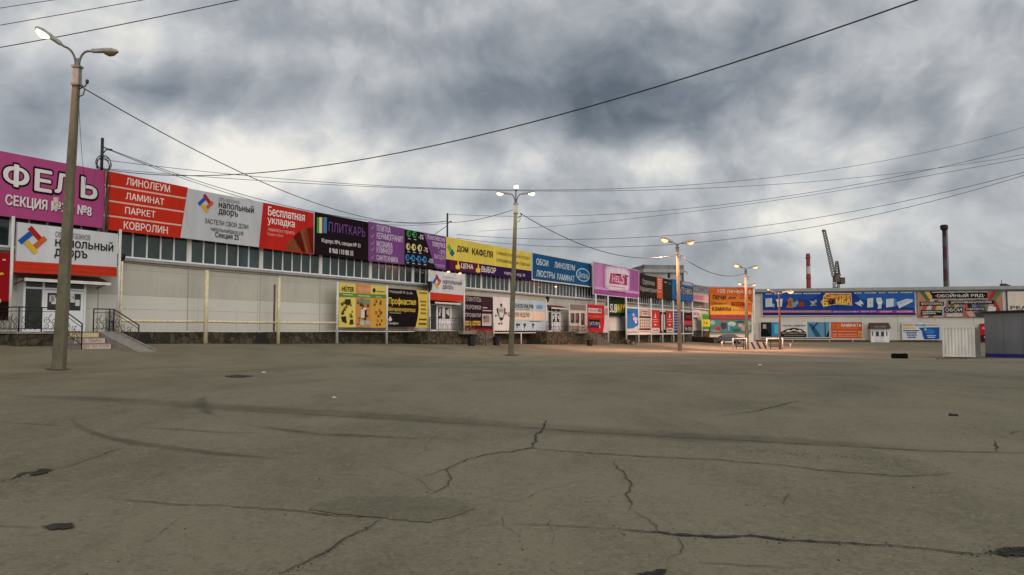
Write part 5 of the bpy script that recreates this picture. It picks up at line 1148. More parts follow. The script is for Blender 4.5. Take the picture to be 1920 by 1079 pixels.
def low_poster(label, *a, **k): return Board('poster', label, 'poster', 'posters on the wall across the end', BACK, .35, *a, layer=.025, **k)
b = low_poster('wide door poster with blue interiors and a black arched centre', 1426, 604.5, 632.5, 1554.5, 604.5, 633, '8FA4B0', frame=M['wpost'], fw=.1)
b.zoom(1400, 520, 5.647)
b.rz(146, 352, 474, 632, '1E2A36', 1); b.rz(262, 350, 480, 630, '2E8AB4', 2); b.rz(290, 330, 500, 600, '5AB0D0', 3); b.rz(170, 205, 500, 545, 'A8A49C', 2); b.pz([(150, 560), (215, 555), (255, 630), (150, 630)], '0E1014', 2)
b.rz(358, 640, 476, 634, 'D0D0CC', 1); b.pz([(360, 634), (360, 585), (420, 550), (500, 536), (580, 550), (634, 590), (634, 634)], '14110F', 2); b.tz('ПОЛЫ ДВЕРИ', 380, 620, 505, 526, '3A3836', 3, .02)
b.pz([(408, 575), (440, 556), (470, 566), (500, 548), (532, 566), (562, 556), (592, 575), (560, 580), (500, 566), (440, 580)], 'D8D4CC', 3); b.tz('ВИНТАЖНЫЕ ПОЛЫ', 374, 630, 584, 600, 'C8C0B4', 3, .01); b.rz(390, 610, 612, 618, '9A948A', 3)
b.pz([(640, 476), (872, 476), (872, 634), (652, 634)], '5E92AE', 1); b.pz([(650, 490), (700, 500), (790, 630), (730, 630)], '2E5A7A', 2); b.pz([(740, 480), (760, 480), (700, 560), (690, 540)], '24465E', 2); b.rz(822, 836, 480, 632, '2E5A72', 2); b.pz([(838, 630), (872, 560), (872, 634)], '1A1C20', 2)
b.done()
b = low_poster('orange laminate poster with white heading and yellow tag', 1557.5, 604.5, 634.5, 1616, 604.5, 635, 'C8582C', frame=M['wpost'], fw=.1)
b.zoom(1400, 520, 5.647)
b.tz('ЛАМИНАТ', 994, 1180, 494, 526, 'F0DCCC', 2, .04); b.pz([(1190, 494), (1212, 512), (1190, 530)], 'F0DCCC', 2); b.tz('ПАРКЕТНАЯ ДОСКА', 1000, 1180, 534, 548, 'E4B49C', 2, .0); b.pz([(905, 500), (985, 498), (980, 545), (910, 548)], 'D8783C', 2); b.dz(940, 522, 16, 18, 'C85A30', 3)
for y in (575, 605, 625): b.rz(905, 950, y - 5, y + 5, 'E0A088', 2); b.rz(965, 1165, y - 4, y + 5, 'DC9878', 2)
b.rz(1176, 1218, 572, 632, 'DCA848', 2); b.rz(1186, 1208, 590, 620, 'C87830', 3)
b.done()
b = low_poster('white and blue wave poster with blue print beside the white container', 1691.5, 606, 637, 1761.5, 604.5, 637, 'D0D4D8', frame=M['wpost'], fw=.1)
b.zoom(1680, 520, 6.346)
b.pz([(270, 600), (516, 596), (516, 740), (340, 742), (318, 700), (310, 650)], '2450A0', 1); b.dz(350, 625, 16, 16, 'A8C8A0', 2); b.dz(400, 650, 60, 34, '3A78B8', 2)
b.rz(80, 212, 556, 578, 'D89A68', 2); b.rz(370, 505, 560, 576, 'D8A890', 2); b.rz(80, 230, 594, 612, 'C8C060', 2); b.tz('ПОТОЛКИ', 226, 356, 562, 582, '2A4A80', 2, .03)
for y, x0_, x1_ in ((638, 84, 272), (664, 118, 240), (690, 126, 238), (716, 132, 230)): b.dashes(b.P(b.zc(x0_, 0)[0], 600)[0] / b.W, b.P(b.zc(x1_, 0)[0], 600)[0] / b.W, (b.P(*b.zc(170, y))[1]) / b.H - .03, .07, '34508A', 10, 3, y)
b.rz(360, 468, 692, 702, 'C0D0E4', 2); b.rz(370, 456, 712, 722, 'C0D0E4', 2)
b.done()
b = low_poster('narrow red poster with white print between container and grey kiosk', 1836.5, 607, 640, 1860, 607, 640, 'B0242C')
b.zoom(1680, 520, 6.346); b.rz(1000, 1180, 690, 760, '2A2024', 1); b.tz('АКЦИЯ', 1018, 1150, 592, 626, 'E4C8C8', 2, .04); b.rz(1040, 1130, 706, 722, 'C8B8B8', 2); b.done()
r0 = empty('wall_rail', BACK.pt(BACK.u(1485, .9), .9, zg), BACK.ang, 'thin white rail on short posts below the door and laminate posters', 'rail')
mb = MB(); L_ = BACK.u(1598, .9) - BACK.u(1485, .9); zz = BACK.z(1540, 637, .9) - zg; mb.tube([(-4, 0, zz), (L_ + 2, 0, zz)], .06, M['wpost'], 6); mb.build('rail', r0)
for x in (0, L_ * .62, L_): mb = MB(); mb.tube([(x, 0, -.3), (x, 0, zz)], .06, M['wpost'], 6); mb.build('post', r0)
# doorway hut on the back wall
u0 = BACK.u(1631, .6); Wk = BACK.u(1665, .6) - u0; zb0 = zg; zk = BACK.z(1648, 616, .6) - zb0
r0 = empty('entrance_hut', BACK.pt(u0, 1.2, zb0), BACK.ang, 'small white entrance hut with brown awning on the far wall', 'hut')
mb = MB(); mb.box(0, Wk, 0, 1.15, -.3, zk, M['pvc']); mb.build('wall', r0)
mb = MB(); h2 = BACK.z(1648, 606.5, .6) - zb0; mb.hexa([(-.25, -.5, zk - .05), (Wk + .25, -.5, zk - .05), (Wk + .25, 1.15, zk - .05), (-.25, 1.15, zk - .05)], [(-.05, .3, h2), (Wk + .05, .3, h2), (Wk + .05, 1.15, h2 + .1), (-.05, 1.15, h2 + .1)], mat('brown_awning', (.055, .026, .024), .7, .2, 3))
vs, fs = text_mesh('МАГАЗИН', .02, 0); mb.add([(Wk * .2 + a * Wk * .6, -.36 + c * .12 - .005 * e, zk + .12 + c * .3) for a, c, e in vs], fs, ink('A89488')); mb.build('awning', r0)
for x0_, x1_ in ((.24, .46), (.52, .74)):
    mb = MB(); mb.box(Wk * x0_, Wk * x1_, -.06, -.003, .15, zk * .82, M['white']); d_ = mb.build('door', r0)
    mb = MB(); mb.box(Wk * x0_ + .1, Wk * x1_ - .1, -.075, -.061, zk * .42, zk * .76, M['glassb']); mb.build('pane', d_)
for x0_, x1_ in ((.06, .12), (.84, .90)): mb = MB(); mb.box(Wk * x0_, Wk * x1_, -.03, -.003, zk * .45, zk * .78, M['dsheet']); mb.build('notice', r0)
bin_(1624.5, 640.5, 'dark litter bin beside the white entrance hut', r=.55, h=1.1)

# ------------------------------------------------------------------ container, kiosk and block on the lot
cp0, cp1 = gp(1768, 671.5), gp(1832, 671.5); d = cp1 - cp0; d.z = 0; wd = d.length * .82; zt = at(1800, 613, cp0.y).z
r0 = empty('container', cp0, math.atan2(d.y, d.x) - R(38), 'white corrugated steel container standing beside the grey kiosk', 'container')
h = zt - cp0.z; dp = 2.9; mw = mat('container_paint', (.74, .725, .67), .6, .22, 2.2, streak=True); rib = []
mb = MB(); n = 9; pts = []
for i in range(n):
    a = .07 + (wd - .14) * i / n; c = (wd - .14) / n
    pts += [(a, .0), (a + c * .18, .055), (a + c * .45, .055), (a + c * .63, .0)]
pts.append((wd - .07, 0))
for (xa, ya), (xb, yb) in zip(pts, pts[1:]): mb.face([(xa, ya, .16), (xb, yb, .16), (xb, yb, h - .09), (xa, ya, h - .09)], mw)
mb.box(.0, wd, .06, .09, .12, h - .1, mw); mb.build('front_wall', r0)
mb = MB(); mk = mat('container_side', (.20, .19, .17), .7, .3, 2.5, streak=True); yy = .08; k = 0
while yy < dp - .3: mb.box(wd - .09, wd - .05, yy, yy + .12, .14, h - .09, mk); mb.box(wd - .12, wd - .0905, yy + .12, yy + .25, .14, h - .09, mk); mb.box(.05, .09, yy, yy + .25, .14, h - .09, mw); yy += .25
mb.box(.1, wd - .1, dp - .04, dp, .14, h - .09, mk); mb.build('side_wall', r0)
mb = MB()
for x in (0, wd - .09): mb.box(x, x + .09, -.02, .07, .08, h, mw); mb.box(x, x + .09, dp - .05, dp + .04, .08, h, mk)
mb.box(.09, wd - .09, -.015, .06, .1, .16, mw); mb.box(.09, wd - .09, -.015, .06, h - .09, h, mw); mb.build('frame', r0)
mb = MB(); mb.box(0.09, wd - .09, .061, dp, h - .085, h - .02, M['sheet']); mb.build('roof', r0)
for x in (.12, wd - .3): mb = MB(); mb.box(x, x + .18, .0, .2, -.05, .099, M['rust']); mb.build('foot', r0)
p = gp(1780, 674); mb = MB(); mb.hexa([(-.9, -.1, 0), (1.25, -.06, 0), (1.25, .07, 0), (-.9, .06, 0)], [(-.9, -.1, .05), (1.25, -.06, .045), (1.25, .07, .05), (-.9, .06, .07)], M['rust'])
tag(mb.build('plank', None, p, .02), 'long brown plank lying on asphalt before the white container', 'plank')
kp = gp(1848, 670.5); p1 = gp(1930, 671); d = p1 - kp; d.z = 0
kh = at(1848, 585, kp.y).z - kp.z; kw = 5.2; kd = 3.2
r0 = empty('kiosk', kp, math.atan2(d.y, d.x) - R(35), 'dark grey kiosk with a blue band along its base at the edge of the lot', 'kiosk')
mb = MB(); mkk = mat('kiosk_panel', (.165, .172, .185), .55, .16, .8, streak=True); mb.box(0, kw, 0, kd, .0, kh - .1, mkk)
for x in (1.3, 2.6, 3.9): mb.box(x - .01, x + .01, -.004, -.0005, .32, kh - .14, M['dsheet'])
mb.build('wall', r0)
mb = MB(); mb.box(-.015, kw + .015, -.015, kd + .015, .02, .31, mat('blue_band', (.018, .025, .20), .5, .15, 2)); mb.build('base_band', r0)
mb = MB(); mb.hexa([(-.12, -.2, kh - .1), (kw + .1, -.2, kh - .0), (kw + .1, kd + .2, kh), (-.12, kd + .2, kh - .1)], [(-.12, -.2, kh + .02), (kw + .1, -.2, kh + .16), (kw + .1, kd + .2, kh + .16), (-.12, kd + .2, kh + .02)], M['black']); mb.build('roof', r0)
p0_, p1_ = gp(1675.5, 672.5), gp(1702.5, 672.5); mb = MB(); w_ = 27 * p0_.y / FOC; hh = at(1690, 663.5, p0_.y).z - p0_.z
mr = mat('black_rubber', (.006, .006, .007), .95, .3, 5, spec=.05); c = .04
mb.hexa([(0, 0, -.03), (w_, 0, -.03), (w_, .35, -.03), (0, .35, -.03)], [(0, 0, hh - c), (w_, 0, hh - c), (w_, .35, hh - c), (0, .35, hh - c)], mr); mb.hexa([(0, 0, hh - c + .0005), (w_, 0, hh - c + .0005), (w_, .35, hh - c + .0005), (0, .35, hh - c + .0005)], [(c, c, hh), (w_ - c, c, hh), (w_ - c, .35 - c, hh), (c, .35 - c, hh)], mr)
for x in (.12, w_ - .2): mb.box(x, x + .08, .1, .25, hh + .0005, hh + .03, M['rust'])
tag(mb.build('concrete_block', None, p0_), 'low black block lying alone on the asphalt before the container', 'block')

# ------------------------------------------------------------------ lamp posts
def lamp_mat(c, s, *_): return mat('lit_lamp_bowl', (.8, .7, .55), .3, .02, 1, emit=c, estr=s)
ORANGE, WARM, GREENISH = (1., .40, .13), (1., .86, .58), (.94, 1., .36)
def luminaire(root, base, d, tilt, lit, power, scale=.78):
    """cobra-head: ballast box, then a glass bowl; base = end of the arm, d = horizontal direction"""
    base = Vector(base); dr = Vector((d[0] * math.cos(tilt), d[1] * math.cos(tilt), math.sin(tilt))).normalized()
    sd_ = Vector((-d[1], d[0], 0)); up = dr.cross(sd_) * -1; up = sd_.cross(dr) * -1 if up.z < 0 else up
    def pt(a, b_, c): return base + dr * a * scale + sd_ * b_ * scale + up * c * scale
    mb = MB(); sec = [(-.02, .05, .05), (.05, .10, .085), (.42, .12, .10), (.48, .15, .11), (.80, .17, .10), (.98, .10, .05), (1.02, .03, .02)]
    rings = [[pt(a, w * x, z0) for x, z0 in ((-1, -.045), (1, -.045), (1, .25 * t), (.7, t), (-.7, t), (-1, .25 * t))] for a, w, t in sec]
    vs = [v for r in rings for v in r]; n = 6
    mb.add(vs, [(i * n + k, i * n + (k + 1) % n, (i + 1) * n + (k + 1) % n, (i + 1) * n + k) for i in range(len(sec) - 1) for k in range(n)] + [tuple(reversed(range(n))), tuple(range(len(vs) - n, len(vs)))], M['lampbody'])
    hd = mb.build('lamp_head', root)
    mb = MB(); vs = []; N = 10
    for a, w, t in ((.44, .04, .02), (.50, .14, .09), (.66, .17, .17), (.82, .15, .15), (.94, .07, .07)):
        for k in range(N): th = math.pi * (k / (N - 1)); vs.append(pt(a, w * math.cos(th), -.046 - t * math.sin(th)))
    m = lamp_mat(*lit) if lit else mat('unlit_lamp_bowl', (.20, .13, .05), .25, .2, 4)
    mb.add(vs, [(i * N + k, (i + 1) * N + k, (i + 1) * N + k + 1, i * N + k + 1) for i in range(4) for k in range(N - 1)], m, True); mb.build('lamp_glass', hd)
    if lit:      # the reflector throws the light down and outward, away from the post
        ld = bpy.data.lights.new('lamp_light', 'SPOT'); ld.energy = power; ld.color = lit[2] if len(lit) > 2 else lit[0]; ld.shadow_soft_size = .2; ld.spot_size = R(162); ld.spot_blend = .9
        lo = bpy.data.objects.new('lamp_light', ld); COL.objects.link(lo); lo.parent = hd; lo.location = pt(.7, 0, -.3)
        lo.rotation_euler = Vector((d[0] * .2, d[1] * .2, -1)).to_track_quat('-Z', 'Y').to_euler()
def concrete_lamp(px, py, H, wb, wt, lean, heads, label, arm_h=.55, collar=True, Y=None, name='lamp_post', m='concrete', hook=None):
    p = gp(px, py) if Y is None else Vector((at(px, py, Y).x, Y, gz(at(px, py, Y).x, Y)))
    if H > 50: H = at(px, H, p.y).z - p.z      # height read from the photo row of its top
    r0 = empty(name, p, 0, label, 'lamp post', 'lamp posts on the parking lot')
    mb = MB(); n = 14
    vs = []
    for i in range(n + 1):
        t = i / n; w = (wb + (wt - wb) * t) / 2; c = w * .28; z = -.4 + (H + .4) * t if i == 0 else H * t; ox = lean[0] * t; oy = lean[1] * t
        for x, y in ((-w, -w + c), (-w + c, -w), (w - c, -w), (w, -w + c), (w, w - c), (w - c, w), (-w + c, w), (-w, w - c)): vs.append((x + ox, y + oy, z))
    mb.add(vs, [(i * 8 + k, i * 8 + (k + 1) % 8, (i + 1) * 8 + (k + 1) % 8, (i + 1) * 8 + k) for i in range(n) for k in range(8)] + [tuple(range(n * 8, n * 8 + 8))], M[m]); mb.build('shaft', r0)
    tx, ty = lean
    if collar:
        mb = MB(); w = wt * .55
        for z in (H - .62, H - .05): mb.box(tx - w - .03, tx + w + .03, ty - w - .03, ty + w + .03, z, z + .07, M['bracket'])
        mb.box(tx - w, tx + w, ty - w, ty + w, H - .549, H - .051, M['collar']); mb.build('collar', r0)
    mb = MB(); mb.tube([(tx, ty, H - .6), (tx, ty, H + .25)], .08, M['bracket'], 8, .06)
    for d, reach, lift, tilt, lit, pw in heads:
        l = math.hypot(*d); d = (d[0] / l, d[1] / l); pts = []
        for k in range(9):
            t = k / 8; a = math.pi / 2 * t
            pts.append((tx + d[0] * reach * (1 - math.cos(a)) * 1.0 + d[0] * .05, ty + d[1] * reach * (1 - math.cos(a)) + d[1] * .05, H + .05 + lift * math.sin(a)))
        e = (pts[-1][0] + d[0] * .1, pts[-1][1] + d[1] * .1, pts[-1][2] + .1 * math.tan(tilt)); mb.tube(pts + [e], .035, M['bracket'], 7)
    mb.build('bracket', r0)
    for d, reach, lift, tilt, lit, pw in heads:
        l = math.hypot(*d); d = (d[0] / l, d[1] / l)
        luminaire(r0, (tx + d[0] * (reach + .15), ty + d[1] * (reach + .15), H + .05 + lift + .1 * math.tan(tilt)), d, tilt, lit, pw, 1.3 if lit and lit[0] == ORANGE else .78)
    if hook:
        mb = MB(); z = H - hook; mb.tube([(tx + wt * .5, ty, z), (tx + wt * .5 + .18, ty, z + .08), (tx + wt * .5 + .24, ty, z + .2)], .022, M['black'], 5); mb.tube([(tx + wt * .5, ty, z - .25), (tx + wt * .5 + .12, ty, z - .2), (tx + wt * .5 + .18, ty, z + .0)], .018, M['black'], 5); mb.lathe([(.02, z + .16), (.05, z + .2), (.05, z + .27), (.02, z + .3)], M['black'], 8, (tx + wt * .5 + .24, ty)); mb.build('cable_hook', r0)
    return r0, p
P1, p1 = concrete_lamp(110, 692.5, 125, .335, .175, (.28, 0), [((-.72, -.6), .32, .50, R(28), (GREENISH, 5, (1., .55, .36)), 450), ((.95, .15), .26, .46, R(3), None, 0)], 'tall concrete lamp post nearest the camera with one lamp lit', hook=.72)
mb = MB(); q = P1.location; 
for z, s_ in ((5.15, .10), (4.95, .07)): mb.box(-.24, -.10, -.17, -.11, z, z + s_ * 2, mat('torn_paper', (.5, .45, .36), .9, .3, 9))
mb.build('torn_notice', P1)
P2, p2 = concrete_lamp(958, 666, 382, .35, .21, (.30, 0), [((-1, .15), .30, .55, R(8), (WARM, 6), 350), ((1, .15), .30, .55, R(8), (WARM, 6), 350), ((.02, -1), .35, .62, R(20), (WARM, 6), 350)], 'concrete lamp post with three lit warm lamps before the yellow sign board', hook=.9)
P3, p3 = concrete_lamp(1275, 658.5, 464, .33, .21, (-.12, 0), [((-.9, -.5), .36, .30, R(15), (ORANGE, 2.4, (1., .47, .32)), 8500), ((.9, .4), .36, .30, R(12), (ORANGE, 2.4, (1., .47, .32)), 8500)], 'concrete lamp post with orange lamps before the bright blue sign board', hook=.9)
P4, p4 = concrete_lamp(1400, 655.5, 508, .33, .21, (.05, 0), [((-.9, -.5), .45, .30, R(15), (ORANGE, 2.4, (1., .47, .32)), 8500), ((.9, .4), .45, .30, R(12), (ORANGE, 2.4, (1., .47, .32)), 8500)], 'concrete lamp post with orange lamps beside the striped barrier block', hook=.9)
P5, p5 = concrete_lamp(1401.5, 640, 541, .36, .24, (0, 0), [((-.9, -.5), .5, .45, R(15), (ORANGE, 2.4, (1., .5, .3)), 2500), ((.9, .4), .5, .45, R(12), (ORANGE, 2.4, (1., .5, .3)), 2500)], 'farthest lamp post right in front of the orange stove board', Y=127)
pY = gp(1463, 656).y
P6, p6 = concrete_lamp(1463, 656, (at(1463, 553, pY).z - gp(1463, 656).z), .22, .14, (-.02, 0), [((-.9, .3), .45, .2, R(25), None, 0), ((.9, -.3), .25, .15, R(10), (ORANGE, 2.4, (1., .5, .3)), 900)], 'slim short lamp post with one lit orange lamp beside the metal barrier frame', m='rust', collar=False)

# ------------------------------------------------------------------ barriers between the lamp posts and parked car
def barrier(px0, px1, label):
    a, c = gp(px0, 655.5), gp(px1, 655.5); Y = a.y; w = c.x - a.x; h = at(px0, 635.5, Y).z - a.z
    r0 = empty('traffic_barrier', a, 0, label, 'barrier', 'metal barrier frames')
    mb = MB(); mb.bar((0, 0, -.2), (0, 0, h + .07), .075, M['wpost'], 8); mb.bar((w, 0, -.2), (w, 0, h + .07), .075, M['wpost'], 8); mb.bar((.07, 0, h), (w - .07, 0, h), .07, M['wpost'], 8); mb.build('outer_frame', r0)
    mb = MB(); mb.box(.12, w - .12, .05, .75, h - .2, h - .09, M['rust']); mb.build('top_board', r0)
    for x in (w * .26, w * .80): mb = MB(); mb.box(x - .04, x + .04, .08, .15, -.1, h - .201, M['black']); mb.build('leg', r0)
    mb = MB(); mb.box(w * .26 + .041, w * .8 - .041, .1, .14, h * .24, h * .24 + .07, M['black']); mb.build('crossbar', r0)
barrier(1374.5, 1398, 'metal barrier frame on the parked car side of the striped block')
barrier(1438, 1467.5, 'metal barrier frame around the slim short lamp post')
a, c = gp(1405.5, 655), gp(1437, 655); h = at(1405, 641.5, a.y).z - a.z; w = c.x - a.x
r0 = empty('striped_barrier', a, 0, 'concrete barrier block with slanted black and white stripes between the frames', 'barrier')
mb = MB(); lean = .28
mb.hexa([(0, 0, -.1), (w, 0, -.1), (w, .5, -.1), (0, .5, -.1)], [(0, .18, h), (w, .18, h), (w, .42, h), (0, .42, h)], mat('grey_block', (.30, .28, .26), .9, .3, 3, bump=.3)); mb.build('body', r0)
mb = MB(); mk = mat('black_stripe', (.02, .018, .018), .8, .3, 5); yz = lambda z: -.012 + .18 * (z + .1) / (h + .1)
for x in (.15, .82, 1.5):
    x *= w / 1.95; s_ = .24; mb.face([(x + .35, yz(.02), .02), (x + .35 + s_, yz(.02), .02), (x + s_, yz(h - .02), h - .02), (x, yz(h - .02), h - .02)], mk)
mb.build('stripe', r0)
for px, py0, py1, lab in ((1353.5, 641, 653.5, 'short white stake standing alone before the parked car'), (1482, 644.5, 652, 'short white stake beside the frame around the slim lamp post')):
    p = gp(px, py1); h = at(px, py0, p.y).z - p.z; mb = MB(); mb.tube([(0, 0, -.1), (0, 0, h * .7), (.02, 0, h)], .075, M['wpost'], 8); mb.box(-.12, .12, -.05, .05, h * .82, h * .9, M['wpost']); tag(mb.build('stake', None, p), lab, 'stake', 'short white stakes')
# parked car
YC = 114; q = at(1366, 638, YC); p = Vector((q.x, YC, gz(q.x, YC)))
car = empty('parked_car', p, R(12), 'dark saloon car parked below the teal mural poster', 'car')
paint = mat('dark_car_paint', (.022, .026, .026), .3, .1, 2, spec=.6); gl = M['glass']
prof = [(-2.15, .35), (-2.2, .62), (-2.05, .86), (-1.35, .95), (-.62, 1.38), (.55, 1.42), (1.25, .98), (2.0, .88), (2.18, .62), (2.12, .33)]
mb = MB(); n = len(prof); secs = [(-.82, .97), (-.72, 1.), (.72, 1.), (.82, .97)]
def yb(z, s_): return s_ * (.82 - max(0, z - .9) * .45)
L_ = [(x, -1, z) for x, z in prof]
vs = [(x, yb(z, -1), z) for x, z in prof] + [(x, yb(z, 1), z) for x, z in prof]
mb.add(vs, [tuple(range(n)), tuple(reversed(range(n, 2 * n)))] + [(k, n + k, n + (k + 1) % n, (k + 1) % n) for k in range(n)], paint); mb.build('body', car)
for s_ in (-1, 1):
    for pts in (((-1.12, 1.0), (-.58, 1.32), (-.08, 1.35), (-.08, 1.0)), ((.02, 1.0), (.02, 1.35), (.50, 1.36), (1.02, 1.02))):
        mb = MB(); q_ = [(x, yb(z, s_) + s_ * .006, z) for x, z in pts]; mb.face(q_ if s_ < 0 else q_[::-1], gl); mb.build('side_window', car)
for a_, b_2, nm in (((-1.30, .985), (-.68, 1.352), 'rear_window'), ((.62, 1.385), (1.2, 1.02), 'windscreen')):
    mb = MB(); off = .008; mb.face([(a_[0], yb(a_[1], -1) * .88, a_[1] + off), (b_2[0], yb(b_2[1], -1) * .88, b_2[1] + off), (b_2[0], yb(b_2[1], 1) * .88, b_2[1] + off), (a_[0], yb(a_[1], 1) * .88, a_[1] + off)][::-1], mat('bright_car_glass', (.10, .12, .12), .08, .2, 2, spec=.8)); mb.build(nm, car)
for x in (-1.35, 1.32):
    for s_ in (-1, 1):
        mb = MB(); mb.tube([(x, s_ * .62, .32), (x, s_ * .845, .32)], .32, M['black'], 16); wv_ = mb.build('wheel', car); mb = MB(); mb.tube([(x, s_ * .846, .32), (x, s_ * .86, .32)], .19, M['lampbody'], 12); mb.build('rim', wv_)
for y in (-.58, .58): mb = MB(); mb.box(2.10, 2.17, y - .16, y + .16, .64, .78, M['pvc']); mb.build('headlight', car); mb = MB(); mb.box(-2.18, -2.1, y - .16, y + .16, .68, .82, ink('8A1A1A')); mb.build('tail_light', car)
mb = MB(); mb.box(2.12, 2.22, -.75, .75, .36, .54, M['dsheet']); mb.box(-2.26, -2.15, -.75, .75, .38, .56, M['dsheet']); mb.build('bumper', car)

# ------------------------------------------------------------------ beyond the halls
def far_root(name, px, py, Y, label, cat, rot=0): q = at(px, py, Y); return empty(name, (q.x, Y, EYE - 2.2), rot, label, cat), q
yf = 175; r0, q = far_root('factory_building', 1205, 497, yf, 'weathered grey industrial building rising behind the long hall', 'building', R(8)); Hh = q.z - r0.location.z; Wf = (at(1283, 497, yf).x - q.x) * 1.0
mb = MB(); mb.box(.6, Wf, 0, 14, 0, Hh - 1.8, M['oldwall']); mb.build('wall', r0)
mb = MB(); mb.box(0, Wf + .3, -.5, 14.3, Hh - 1.75, Hh - .95, M['oldwall']); mb.box(.25, Wf + .1, -.3, 14, Hh - .94, Hh, mat('parapet', (.20, .20, .185), .9, .4, 1.2, streak=True)); mb.box(0, .3, -.35, .3, Hh - .94, Hh + .05, M['rust']); mb.box(Wf - .1, Wf + .12, -.35, .3, 0, Hh + .05, M['rust']); mb.build('parapet', r0)
mb = MB(); mb.box(Wf * .62, Wf * .68, -.02, -.001, Hh - 3., Hh - 1.9, M['dark']); mb.build('window', r0)
mb = MB(); mb.tube([(Wf + .3, 0, Hh - 1.4), (Wf + 1.0, 0, Hh - 1.5), (Wf + 1.1, 0, Hh - 2.1)], .08, M['bracket'], 6); mb.build('drain_pipe', r0)
red, wht = mat('chimney_red', (.30, .045, .045), .8, .15, .1), mat('chimney_white', (.50, .46, .44), .8, .15, .1)
Y = 600; r0, q = far_root('factory_chimney', 1515, 476, Y, 'red and white banded factory chimney beyond the far hall', 'chimney'); H = q.z - r0.location.z; k = Y / FOC
zs2 = [0, at(1515, 514, Y).z - r0.location.z, at(1515, 500, Y).z - r0.location.z, H]
mb = MB(); mb.lathe([(4.6 * k, 0), (4.0 * k, zs2[1]), (3.8 * k, zs2[2]), (3.5 * k, H - 4), (3.6 * k, H - 3.9), (3.6 * k, H)], red, 20, (0, 0), [red, wht, red, red, red]); mb.build('stack', r0)
for z in (zs2[1] - 4, H - 4): mb = MB(); mb.lathe([(4.0 * k, z), (4.6 * k, z + .3), (4.6 * k, z + 1.5), (4.0 * k, z + 1.6)], red, 20); mb.build('gallery', r0)
Y = 520; r0, q = far_root('factory_chimney', 1770, 422, Y, 'tall dark banded factory chimney with a top gallery and ladder', 'chimney'); H = q.z - r0.location.z; k = Y / FOC
dk, db, gr = mat('chimney_soot', (.028, .022, .022), .9, .2, .1), mat('chimney_brown', (.075, .032, .028), .9, .2, .1), mat('chimney_grey', (.085, .078, .072), .9, .25, .1)
zz_ = [at(1770, y, Y).z - r0.location.z for y in (527, 505, 485, 462, 444, 430)]
mb = MB(); mb.lathe([(4.4 * k, 0)] + [((4.2 - .15 * i) * k, z) for i, z in enumerate(zz_)] + [(3.4 * k, H)], dk, 18, (0, 0), [gr, db, gr, db, gr, dk, dk]); mb.build('stack', r0)
mb = MB(); z1 = zz_[-1]; mb.lathe([(3.6 * k, z1 - 1), (6.6 * k, z1), (6.8 * k, z1 + .8), (6.8 * k, z1 + 2.4), (5.2 * k, z1 + 2.5), (5.2 * k, H - .1), (4.6 * k, H)], dk, 18); mb.build('gallery', r0)
mb = MB()
for s_ in (-.6, .6): mb.tube([(5.2 * k, s_, 0), (4.9 * k, s_, z1)], .22, gr, 4)
for i in range(60): z = z1 * i / 60; mb.box(5.0 * k - .1, 5.25 * k, -.6, .6, z, z + .25, gr)
mb.build('ladder', r0)
# crane
Y = 360; k = Y / FOC; base = at(1574, 540, Y); r0 = empty('tower_crane', (base.x, Y, EYE - 2.2), 0, 'yellowish harbour style crane with raised lattice jib beyond the far hall', 'crane'); cm = mat('crane_paint', (.10, .07, .036), .8, .45, .5); cg = mat('crane_grey', (.12, .105, .085), .8, .35, .5)
lc = lambda px, py: (at(px, py or 525, Y).x - base.x, 0, at(px, py or 525, Y).z - r0.location.z)
def lattice(mb, a, b_, wa, wb_, m, seg, r):
    a, b_ = Vector(a), Vector(b_); d = (b_ - a).normalized(); s_ = d.cross(Vector((0, 1, 0))).normalized(); t_ = Vector((0, 1, 0)); cs = [(-1, -1), (1, -1), (1, 1), (-1, 1)]
    P_ = [[a.lerp(b_, i / seg) + (s_ * x + t_ * y) * (wa + (wb_ - wa) * i / seg) for x, y in cs] for i in range(seg + 1)]
    for c in range(4): mb.tube([P_[0][c], P_[-1][c]], r, m, 4)
    for i in range(seg):
        for c in range(4): mb.bar(P_[i][c], P_[i + 1][(c + 1) % 4], r * .6, m, 4); mb.bar(P_[i][c], P_[i][(c + 1) % 4], r * .6, m, 4)
mb = MB(); lattice(mb, lc(1564, 518), lc(1545, 433), .75, .55, cg, 18, .16); x, _, z = lc(1544.5, 433); mb.box(x - .7, x + .6, -.5, .5, z - .4, z + .5, cm); mb.build('jib', r0)
mb = MB(); lattice(mb, lc(1570, 517), lc(1569, 490), 1.0, .4, cm, 6, .16); mb.bar(lc(1574, 516), lc(1570, 490), .18, cm, 4); mb.build('mast_head', r0)
mb = MB(); x, _, z = lc(1566, 532); x2, _, z2 = lc(1581, 517); mb.box(lc(1573, 0)[0], x2, -2, 2, lc(0, 533)[2], lc(0, 521)[2], cm); mb.box(lc(1564, 0)[0], lc(1572.8, 0)[0], -1.7, 1.7, lc(0, 529)[2], lc(0, 517)[2], cg)
mb.hexa([(lc(1566, 0)[0], -1.5, lc(0, 516.8)[2]), (lc(1576, 0)[0], -1.5, lc(0, 516.8)[2]), (lc(1576, 0)[0], 1.5, lc(0, 516.8)[2]), (lc(1566, 0)[0], 1.5, lc(0, 516.8)[2])], [(lc(1569, 0)[0], -.6, lc(0, 512)[2]), (lc(1573, 0)[0], -.6, lc(0, 512)[2]), (lc(1573, 0)[0], .6, lc(0, 512)[2]), (lc(1569, 0)[0], .6, lc(0, 512)[2])], M['rust']); mb.build('machine_house', r0)
mb = MB(); x0_, x1_ = lc(1563.5, 0)[0], lc(1572, 0)[0]; lattice(mb, ((x0_ + x1_) / 2, 0, 0), ((x0_ + x1_) / 2, 0, lc(0, 529)[2]), 1.05, 1.05, cg, 10, .2); mb.build('tower', r0)

